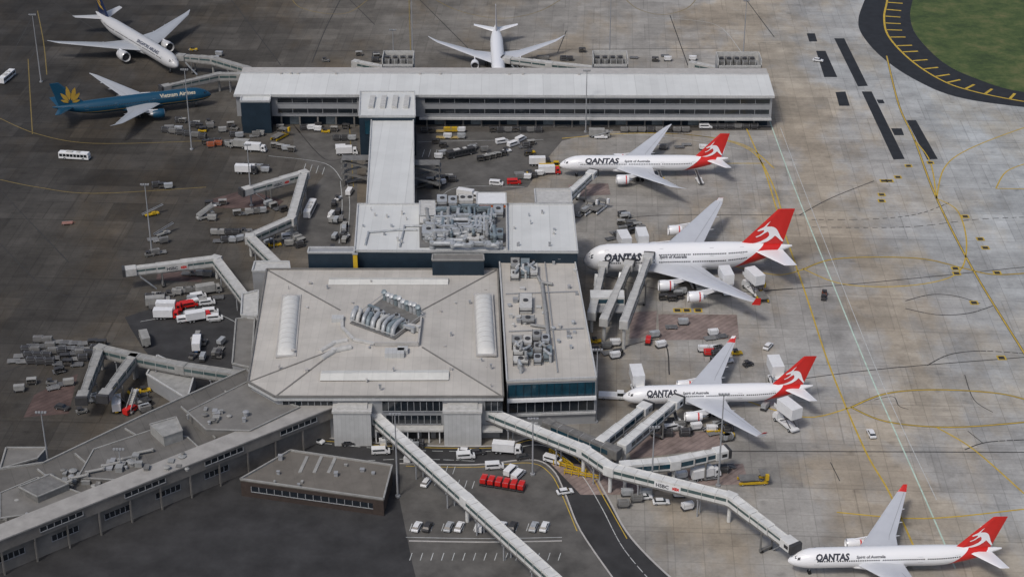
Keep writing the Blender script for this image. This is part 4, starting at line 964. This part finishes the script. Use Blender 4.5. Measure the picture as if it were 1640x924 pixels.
# ------------------------------------------------ vehicles
PROTO={}
def wheels(e,xs,yw,r,out):
    for x in xs:
        for s in (-1,1):
            mb=MB();mb.cyl((x,s*yw-.14,r),(x,s*yw+.14,r),r,r,12);mb.cyl((x,s*yw-.155,r),(x,s*yw+.155,r),r*.5,r*.5,8,1);out.append(mb.obj('wheel',[rubber,galv],e))
def build(kind,e):
    out=[]
    def part(mb,name,mats,**k):out.append(mb.obj(name,mats,e,**k))
    kd,_,cn=kind.partition(':')
    col={'white':white,'red':red,'yellow':yel,'blue':blue,'dark':dark,'silver':galv,'orange':orange,'grey':muted,'dull':duskwhite,'':white}[cn]
    if kd=='car':
        mb=MB();mb.prof([(-2.3,.35),(-2.35,.85),(-2.2,1.0),(-1.0,1.05),(1.1,1.0),(2.1,.85),(2.3,.6),(2.3,.35)],-.9,.9);part(mb,'body',col,bevel=.08)
        mb=MB();mb.hexa([Vector(v) for v in ((-1.9,-.82,1.0),(1.2,-.82,1.0),(1.2,.82,1.0),(-1.9,.82,1.0))],[Vector(v) for v in ((-1.5,-.68,1.45),(.5,-.68,1.45),(.5,.68,1.45),(-1.5,.68,1.45))]);part(mb,'window',glass)
        mb=MB();mb.box(-1.5,.5,-.69,.69,1.44,1.5);part(mb,'roof',col);wheels(e,(-1.4,1.4),.8,.34,out)
    elif kd=='van':
        mb=MB();mb.prof([(-2.6,.4),(-2.6,2.05),(1.3,2.1),(2.0,1.35),(2.6,1.15),(2.65,.4)],-.95,.95);part(mb,'body',col,bevel=.07)
        mb=MB()
        for s in (-1,1):
            mb.box(-2.2,1.1,s*.96-.01,s*.96+.01,1.3,1.8)
        mb.add([(1.36,-.8,2.05),(1.36,.8,2.05),(2.02,.8,1.4),(2.02,-.8,1.4)],[[0,1,2,3]]);part(mb,'window',glass);wheels(e,(-1.6,1.7),.88,.36,out)
    elif kd=='bus':
        mb=MB();mb.prof([(-6,.4),(-6,2.9),(5.7,2.9),(6,2.0),(6,.4)],-1.3,1.3);part(mb,'body',col,bevel=.1)
        mb=MB()
        for s in (-1,1):
            for i in range(8):mb.box(-5.6+i*1.4,-4.4+i*1.4,s*1.31-.01,s*1.31+.01,1.3,2.4)
        mb.add([(5.75,-1.1,2.8),(5.75,1.1,2.8),(6.03,1.1,1.2),(6.03,-1.1,1.2)],[[0,1,2,3]]);part(mb,'window',glass)
        mb=MB();mb.box(-3,-.5,-.8,.8,2.91,3.2);mb.box(1,2.4,-.7,.7,2.91,3.15);part(mb,'roof_unit',offwhite);wheels(e,(-3.6,3.8),1.2,.5,out)
    elif kd=='truck':
        mb=MB();mb.box(-4.2,2.0,-1.25,1.25,1.0,3.5);mb.box(-4.2,2.0,-1.28,-1.25,3.3,3.5);part(mb,'cargo_box',white if cn!='dull' else duskwhite,bevel=.05)
        mb=MB();mb.prof([(2.2,.6),(2.2,2.7),(3.6,2.7),(4.1,1.6),(4.2,.6)],-1.15,1.15);mb.box(-4.2,2.3,-.5,.5,.6,.99);part(mb,'cab',col)
        mb=MB();mb.add([(3.62,-1,2.62),(3.62,1,2.62),(4.08,1,1.7),(4.08,-1,1.7)],[[0,1,2,3]])
        for s in (-1,1):mb.box(2.6,3.5,s*1.16-.01,s*1.16+.01,1.6,2.4)
        part(mb,'window',glass);wheels(e,(-3,-1.8,3.1),1.05,.48,out)
    elif kd=='tug':
        mb=MB();mb.prof([(-1.7,.35),(-1.7,1.0),(-.4,1.0),(-.2,.85),(1.6,.95),(1.7,.35)],-.8,.8);part(mb,'body',col,bevel=.06)
        mb=MB()
        for x in (-1.2,.1):
            for y in (-.7,.7):mb.box(x-.04,x+.04,y-.04,y+.04,1.0,1.8)
        mb.box(-1.3,.2,-.78,.78,1.8,1.88);part(mb,'canopy',dark);mb=MB();mb.box(-1.1,-.5,-.4,.4,1.0,1.4);part(mb,'seat',dark);wheels(e,(-1.1,1.1),.72,.33,out)
    elif kd=='towtractor':
        mb=MB();mb.prof([(-4,.4),(-4,1.3),(.8,1.35),(1.2,1.3),(4,1.2),(4.1,.4)],-1.5,1.5);part(mb,'body',col,bevel=.1)
        mb=MB();mb.box(1.6,3.4,-1.1,.6,1.25,2.3);part(mb,'window',glass);mb=MB();mb.box(1.5,3.5,-1.2,.7,2.3,2.42);part(mb,'cab_roof',col);wheels(e,(-2.5,2.5),1.35,.6,out)
    elif kd=='cart':
        mb=MB();mb.box(-1.5,1.5,-.8,.8,.45,.6);mb.box(1.5,2.3,-.05,.05,.45,.53);part(mb,'chassis',dark)
        mb=MB()
        for x in (-1.4,1.4):mb.box(x-.05,x+.05,-.75,.75,.6,1.9)
        mb.prof([(-1.5,1.9),(1.5,1.9),(1.4,2.02),(-1.4,2.02)],-.85,.85);part(mb,'canopy',col)
        mb=MB();mb.box(-1.2,-.4,-.6,.5,.6,1.2);mb.box(-.3,.5,-.5,.6,.6,1.35);mb.box(.6,1.2,-.6,.4,.6,1.0);part(mb,'luggage',[asph3]);wheels(e,(-1.1,1.1),.7,.22,out)
    elif kd=='uld':
        mb=MB();mb.box(-1.7,1.7,-.95,.95,.35,.5);mb.box(1.7,2.5,-.05,.05,.35,.43);part(mb,'dolly',dark)
        mb=MB();mb.prof([(-1.15,.5),(1.15,.5),(1.6,1.0),(1.6,2.1),(-1.6,2.1),(-1.6,1.0)],-.76,.76);part(mb,'container',col,bevel=.04)
        mb=MB()
        for x in (-1.2,1.2):mb.box(x-.04,x+.04,-.79,.79,1.0,2.13)
        mb.box(-1.2,1.2,-.79,-.77,1.5,1.56);part(mb,'rib',clad);wheels(e,(-1.2,1.2),.8,.2,out)
    elif kd=='flat':
        mb=MB();mb.box(-1.9,1.9,-1.1,1.1,.4,.52);mb.box(1.9,2.8,-.05,.05,.4,.48);part(mb,'deck',col)
        mb=MB()
        for y in (-1.05,-.35,.35,1.05):mb.box(-1.9,1.9,y-.05,y+.05,.525,.62)
        part(mb,'rail',clad);wheels(e,(-1.3,1.3),.9,.22,out)
    elif kd=='highlift':
        mb=MB();mb.box(-4.2,2.2,-1.6,1.6,4.2,7.2);mb.box(2.2,3.6,-1.3,1.3,4.2,4.35);mb.box(2.2,3.6,-1.33,-1.28,4.35,5.3);mb.box(2.2,3.6,1.28,1.33,4.35,5.3);part(mb,'raised_box',white,bevel=.05)
        mb=MB()
        for s in (-.9,.9):
            mb.cyl((-3.2,s,1.2),(1.2,s,4.2),.12,.12,6);mb.cyl((1.2,s,1.2),(-3.2,s,4.2),.12,.12,6)
        part(mb,'scissor_lift',dark)
        mb=MB();mb.box(-4.2,2.2,-1.1,1.1,.7,1.15);mb.prof([(2.3,.6),(2.3,2.5),(3.7,2.5),(4.2,1.5),(4.2,.6)],-1.1,1.1);part(mb,'cab',col)
        mb=MB();mb.add([(3.73,-1,2.4),(3.73,1,2.4),(4.17,1,1.6),(4.17,-1,1.6)],[[0,1,2,3]]);part(mb,'window',glass);wheels(e,(-2.8,3.0),1.05,.5,out)
    elif kd=='belt':
        mb=MB();mb.box(-2.8,2.4,-1,1,.5,.95);mb.box(-.2,1.0,-1,-.2,.95,1.5);part(mb,'body',col)
        mb=MB();mb.beam((-3.6,.35,1.0),(4.4,.35,3.2),.8,.22);part(mb,'conveyor',dark);mb=MB();mb.beam((-3.6,-.1,1.15),(4.4,-.1,3.35),.07,.3);mb.beam((-3.6,.8,1.15),(4.4,.8,3.35),.07,.3);part(mb,'rail',galv);wheels(e,(-1.9,1.7),.85,.38,out)
    elif kd=='stairs':
        mb=MB();mb.box(-3.4,3,-1.1,1.1,.5,1.0);mb.prof([(2,1),(2,2.2),(3,2.2),(3.3,1.4),(3.3,.6)],-1.0,1.0);part(mb,'body',col)
        mb=MB()
        for k in range(12):mb.box(-3.2+k*.5,-2.65+k*.5,-.7,.7,1.0+k*.27,1.15+k*.27)
        for s in (-.75,.75):mb.beam((-3.3,s,2.2),(3.0,s,5.4),.08,.9)
        mb.box(2.7,4.2,-.8,.8,4.2,4.35);part(mb,'steps',offwhite);wheels(e,(-2.3,2.2),.95,.42,out)
    elif kd=='loader':
        mb=MB();mb.box(-4,4,-1.6,-1.2,.5,1.1);mb.box(-4,4,1.2,1.6,.5,1.1);mb.box(3.2,4,-1.5,1.5,.5,1.1);part(mb,'chassis',col)
        mb=MB();mb.box(-3.8,1.5,-1.5,1.5,1.6,1.9);mb.box(1.8,4,-1.7,1.7,3.1,3.4);part(mb,'platform',muted)
        mb=MB();mb.cyl((-3,-1.3,1),(1,-1.3,1.6),.12,.12,6);mb.cyl((1.9,-1.4,1),(3.9,-1.4,3.1),.14,.14,6);mb.cyl((1.9,1.4,1),(3.9,1.4,3.1),.14,.14,6);part(mb,'lift_arm',dark);mb=MB();mb.box(3,3.9,-2.6,-1.75,2.2,3.9);part(mb,'operator_cab',col);wheels(e,(-3,3),1.4,.45,out)
    return out
NAMES={'car':('service_car','small {} apron service car','car'),'van':('service_van','{} airport service van','van'),'bus':('apron_bus','long {} apron bus with dark windows','bus'),
'truck':('box_truck','box truck with {} cab and pale body','truck'),'tug':('baggage_tug','{} baggage tug with canopy','tug'),'towtractor':('tow_tractor','low {} aircraft tow tractor','tractor'),
'cart':('baggage_cart','{} covered baggage cart with bags','baggage cart'),'uld':('container_dolly','dolly carrying a {} cargo container','dolly'),'flat':('empty_dolly','empty {} flat container dolly','dolly'),'highlift':('catering_truck','catering truck with raised white box','truck'),
'belt':('belt_loader','{} belt loader on the apron','loader'),'stairs':('stair_truck','{} mobile passenger stair truck','truck'),'loader':('cargo_loader','{} cargo container loader','loader')}
def put(kind,x,y,ang=0,z=.055):
    c=P(x,y,0);c.z=z
    kd,_,cn=kind.partition(':');nm,lb,ct=NAMES[kd]
    if kind not in PROTO:
        e=thing(nm,lb.format(cn or 'white'),ct,c,R(ang),nm.replace('_',' ')+'s on the apron')
        if kd=='highlift':e.scale=(1.15,1.15,1.15)
        PROTO[kind]=(e,build(kind,e))
    else:copy_thing(*PROTO[kind],c,R(ang))
V=[('bus:white',120,255,-8),('bus:white',12,128,80),('bus:white',497,340,84),('truck:white',410,243,-8),('truck:dull',383,237,170),('bus:dark',738,250,28),
('car:white',530,347,85),('van:white',548,240,5),('truck:white',556,248,5),('van:white',792,750,5),('van:white',885,740,-28),('van:white',818,757,60),('van:white',830,764,60),
('car:white',1395,697,95),('car:white',1230,557,60),('car:white',1310,99,-20),('tug:orange',1320,472,80),('tug:dark',1319,479,80),('van:white',610,726,5),('car:white',508,708,-30),
('truck:red',880,279,3),('truck:dark',865,265,3),('van:white',834,226,50),('van:white',822,234,40),('tug:white',812,244,20),('tug:white',785,250,20),('van:red',823,295,5),('van:white',795,297,-10),('belt:white',963,222,0),('truck:dull',960,220,0),
('truck:red',272,498,0),('truck:red',268,510,0),('truck:dull',255,490,10),('truck:dull',335,470,20),('van:white',318,478,20),('van:dull',326,488,10),('van:white',312,488,30),('truck:blue',316,556,95),('truck:dull',232,548,110),
('highlift:white',1160,466,97),('highlift:white',1204,468,112),('highlift:white',1258,682,118),('highlift:white',1241,619,-85),('highlift:white',1020,634,-85),('highlift:white',1028,408,-85),('highlift:white',1000,412,-80),
('loader:yellow',1218,478,100),('loader:yellow',1205,773,5),('loader:yellow',448,222,60),('loader:white',940,340,60),('loader:white',958,338,60),
('towtractor:white',905,415,0),('towtractor:yellow',880,268,0),('towtractor:white',980,637,-5),('tug:dark',1198,586,30),('tug:yellow',1180,568,10),('uld:red',1038,550,80),('uld:white',1058,556,20),('uld:white',1126,563,0),('uld:white',1144,563,0),('uld:red',1135,569,0),
('belt:dull',262,376,40),('stairs:dull',330,350,30),('flat:orange',108,359,10),('belt:yellow',244,345,30),('belt:yellow',1145,690,20),('uld:dark',1165,692,10),('uld:silver',1150,685,10),
('van:white',655,735,80),('car:dark',560,712,10),('van:red',210,660,60),('truck:yellow',188,652,100),('car:dull',150,642,10),('car:dark',100,655,-20),('stairs:dull',213,655,80),('truck:dark',395,278,-5),('tug:yellow',522,213,0),('van:white',560,310,80),('truck:white',750,318,-20),
('car:white',905,790,15),('car:dark',1060,780,30),('truck:white',1130,765,20),('car:white',683,775,70),('uld:silver',1225,655,60),('uld:silver',1165,705,20),('belt:white',1110,458,100),('belt:white',1085,680,100),('belt:yellow',1060,292,100),('belt:white',1120,292,100)]
for v in V:put(*v)
for i in range(6):put('uld:red',775+i*12,774+i*2,75)
random.seed(11)
def clutter(kinds,cx,cy,n,sx,sy,ang,jit=12):
    for i in range(n):
        x=cx+random.uniform(-sx,sx);y=cy+random.uniform(-sy,sy);put(random.choice(kinds),x,y,ang+random.uniform(-jit,jit))
def row(kind,x,y,n,dx,dy,ang):
    for i in range(n):put(random.choice(kind) if isinstance(kind,list) else kind,x+dx*i,y+dy*i,ang+random.uniform(-5,5))
bg=['uld:grey','cart:dull','uld:dark','flat:dark','flat:grey','uld:silver','cart:dark','uld:white']
dk=['uld:grey','cart:dark','uld:dark','flat:dark','flat:grey','cart:dull','tug:grey','uld:dull','uld:silver']
for k in range(5):row(['flat:dark','cart:dark','uld:grey','flat:grey','uld:dark'],22+k*10,580-k*8,8,14.5,.8,5)
row(bg,978,384,5,12,-3.5,20);row(bg,985,374,4,12,-3,20);row(['flat:grey','uld:silver','flat:grey'],928,346,4,9,-5,60)
row(dk,335,330,3,11,-1,10);row(dk,345,376,5,11,0,0);row(dk,350,388,3,11,0,0);row(['uld:dull','cart:dull'],465,378,4,6,4,40);row(dk,330,350,2,10,3,0)
row(['cart:dull','uld:silver'],440,237,4,9,2,-10);row(bg,385,268,5,10,2,-5);row(bg,540,225,3,12,0,0)
row(['uld:yellow','uld:white','flat:yellow'],706,212,4,11,0,0);row(['flat:yellow','uld:silver','uld:white'],706,222,4,11,0,0);row(['uld:dark','cart:dark'],680,213,2,11,0,0);row(['uld:dark','uld:grey','cart:dark'],790,212,7,12,0,0);row(['uld:dark','cart:dark','uld:grey'],1000,212,8,14,0,0);row(['uld:grey','van:white','uld:dark'],1130,206,7,13,0,0)
row(['cart:dull','cart:dark'],770,258,5,9,-2,15);row(['uld:grey','uld:dark'],265,212,6,12,2,-10);row(['uld:dark','cart:dark'],330,232,3,9,-1,0);row('uld:orange',338,236,2,12,-2,0)
row(dk,240,480,5,11,-2,0);row(dk,290,470,3,12,-1,10);row(dk,245,385,3,9,2,20);row(dk,240,410,3,9,-2,20)
row(dk,250,300,3,10,1,10);row(dk,380,345,5,10,-1,10);row(dk,395,270,4,10,1,0);row(dk,300,440,4,11,1,0);row(dk,430,330,4,8,3,40)
clutter(dk+['tug:yellow','tug:white','car:white','van:red','truck:red','van:white'],300,495,20,55,20,10);clutter(dk+['tug:yellow','tug:white','van:white'],430,385,20,50,14,20);clutter(bg+['tug:white','van:white','tug:yellow'],790,240,14,100,16,10)
clutter(dk+['tug:yellow','van:dull'],180,645,14,55,18,30);clutter(dk,70,620,8,50,25,20);clutter(bg+['tug:yellow','van:white'],1100,760,16,80,16,10);clutter(bg+['van:white','flat:yellow'],650,712,9,40,4,0);clutter(['tug:white','uld:dark'],1110,575,5,60,12,20)
clutter(dk+['tug:yellow'],320,205,14,60,10,0);clutter(['uld:silver','tug:white'],870,690,4,20,6,0);clutter(bg,1130,240,4,70,10,0);clutter(dk+['tug:yellow'],330,560,10,25,18,80);clutter(bg+['car:white'],480,208,10,80,4,0)
clutter(bg+['uld:white','tug:white'],545,360,16,14,50,80);clutter(bg+['tug:yellow'],1150,695,7,30,12,10);clutter(['uld:silver','tug:white','cart:dark','belt:yellow'],1100,474,7,50,10,0)
clutter(bg+['tug:yellow','van:white'],1080,690,10,60,14,10);clutter(bg+['tug:yellow'],970,560,7,20,14,10);clutter(['car:white','van:white','car:dark','truck:white'],760,730,5,90,6,3);clutter(bg+['car:white'],1040,800,8,70,16,10)
clutter(dk,400,225,10,40,10,0);clutter(bg,700,300,8,25,14,10);clutter(dk,260,150,5,30,10,0);clutter(dk+['tug:yellow'],330,90,6,40,12,0);clutter(bg,870,90,7,80,8,0);clutter(dk,560,95,5,50,6,0);clutter(bg,1060,95,5,50,6,0)
clutter(bg+['tug:white'],1010,355,6,30,8,10);clutter(bg+['tug:yellow','van:white'],860,285,6,40,10,5);clutter(bg,1100,530,6,60,14,10)
for i in (0,1,3,4,6,8,9,11,12):put(('car:white','car:dark','van:white','car:silver')[i%4],668+i*17,846,75)
for (x,y,a) in ((898,738,-52),(932,764,-18),(912,752,-30)):
    e=thing('yellow_barrier_frame','yellow steel barrier frame beside the road','barrier',P(x,y,0),R(a),'yellow barriers')
    mb=MB()
    for i in range(6):mb.box(-5+i*2-.12,-5+i*2+.12,-.12,.12,0,1.6)
    mb.each('post',yel,e);mb=MB();mb.box(-5.2,5.2,.121,.3,1.2,1.6);mb.box(-5.2,5.2,.121,.3,.5,.8);mb.each('rail',yel,e)
# ------------------------------------------------ light
w=bpy.data.worlds.new("World");sc.world=w;w.use_nodes=True;nt=w.node_tree
sky=nt.nodes.new('ShaderNodeTexSky');sky.sky_type='NISHITA';sky.sun_disc=False
el,az=R(54),R(215)
sky.sun_elevation=el;sky.sun_rotation=az;sky.dust_density=4;sky.air_density=.8;sky.ozone_density=.6;sky.altitude=200
nt.links.new(sky.outputs[0],nt.nodes['Background'].inputs[0]);nt.nodes['Background'].inputs[1].default_value=.115
sd=bpy.data.lights.new('sun','SUN');sd.energy=1.5;sd.angle=R(10);sd.color=(1,.965,.92);so=bpy.data.objects.new('sun',sd);sc.collection.objects.link(so)
dv=Vector((math.sin(az)*math.cos(el),math.cos(az)*math.cos(el),math.sin(el)));so.rotation_euler=dv.to_track_quat('Z','Y').to_euler()
so.location=(0,300,400)
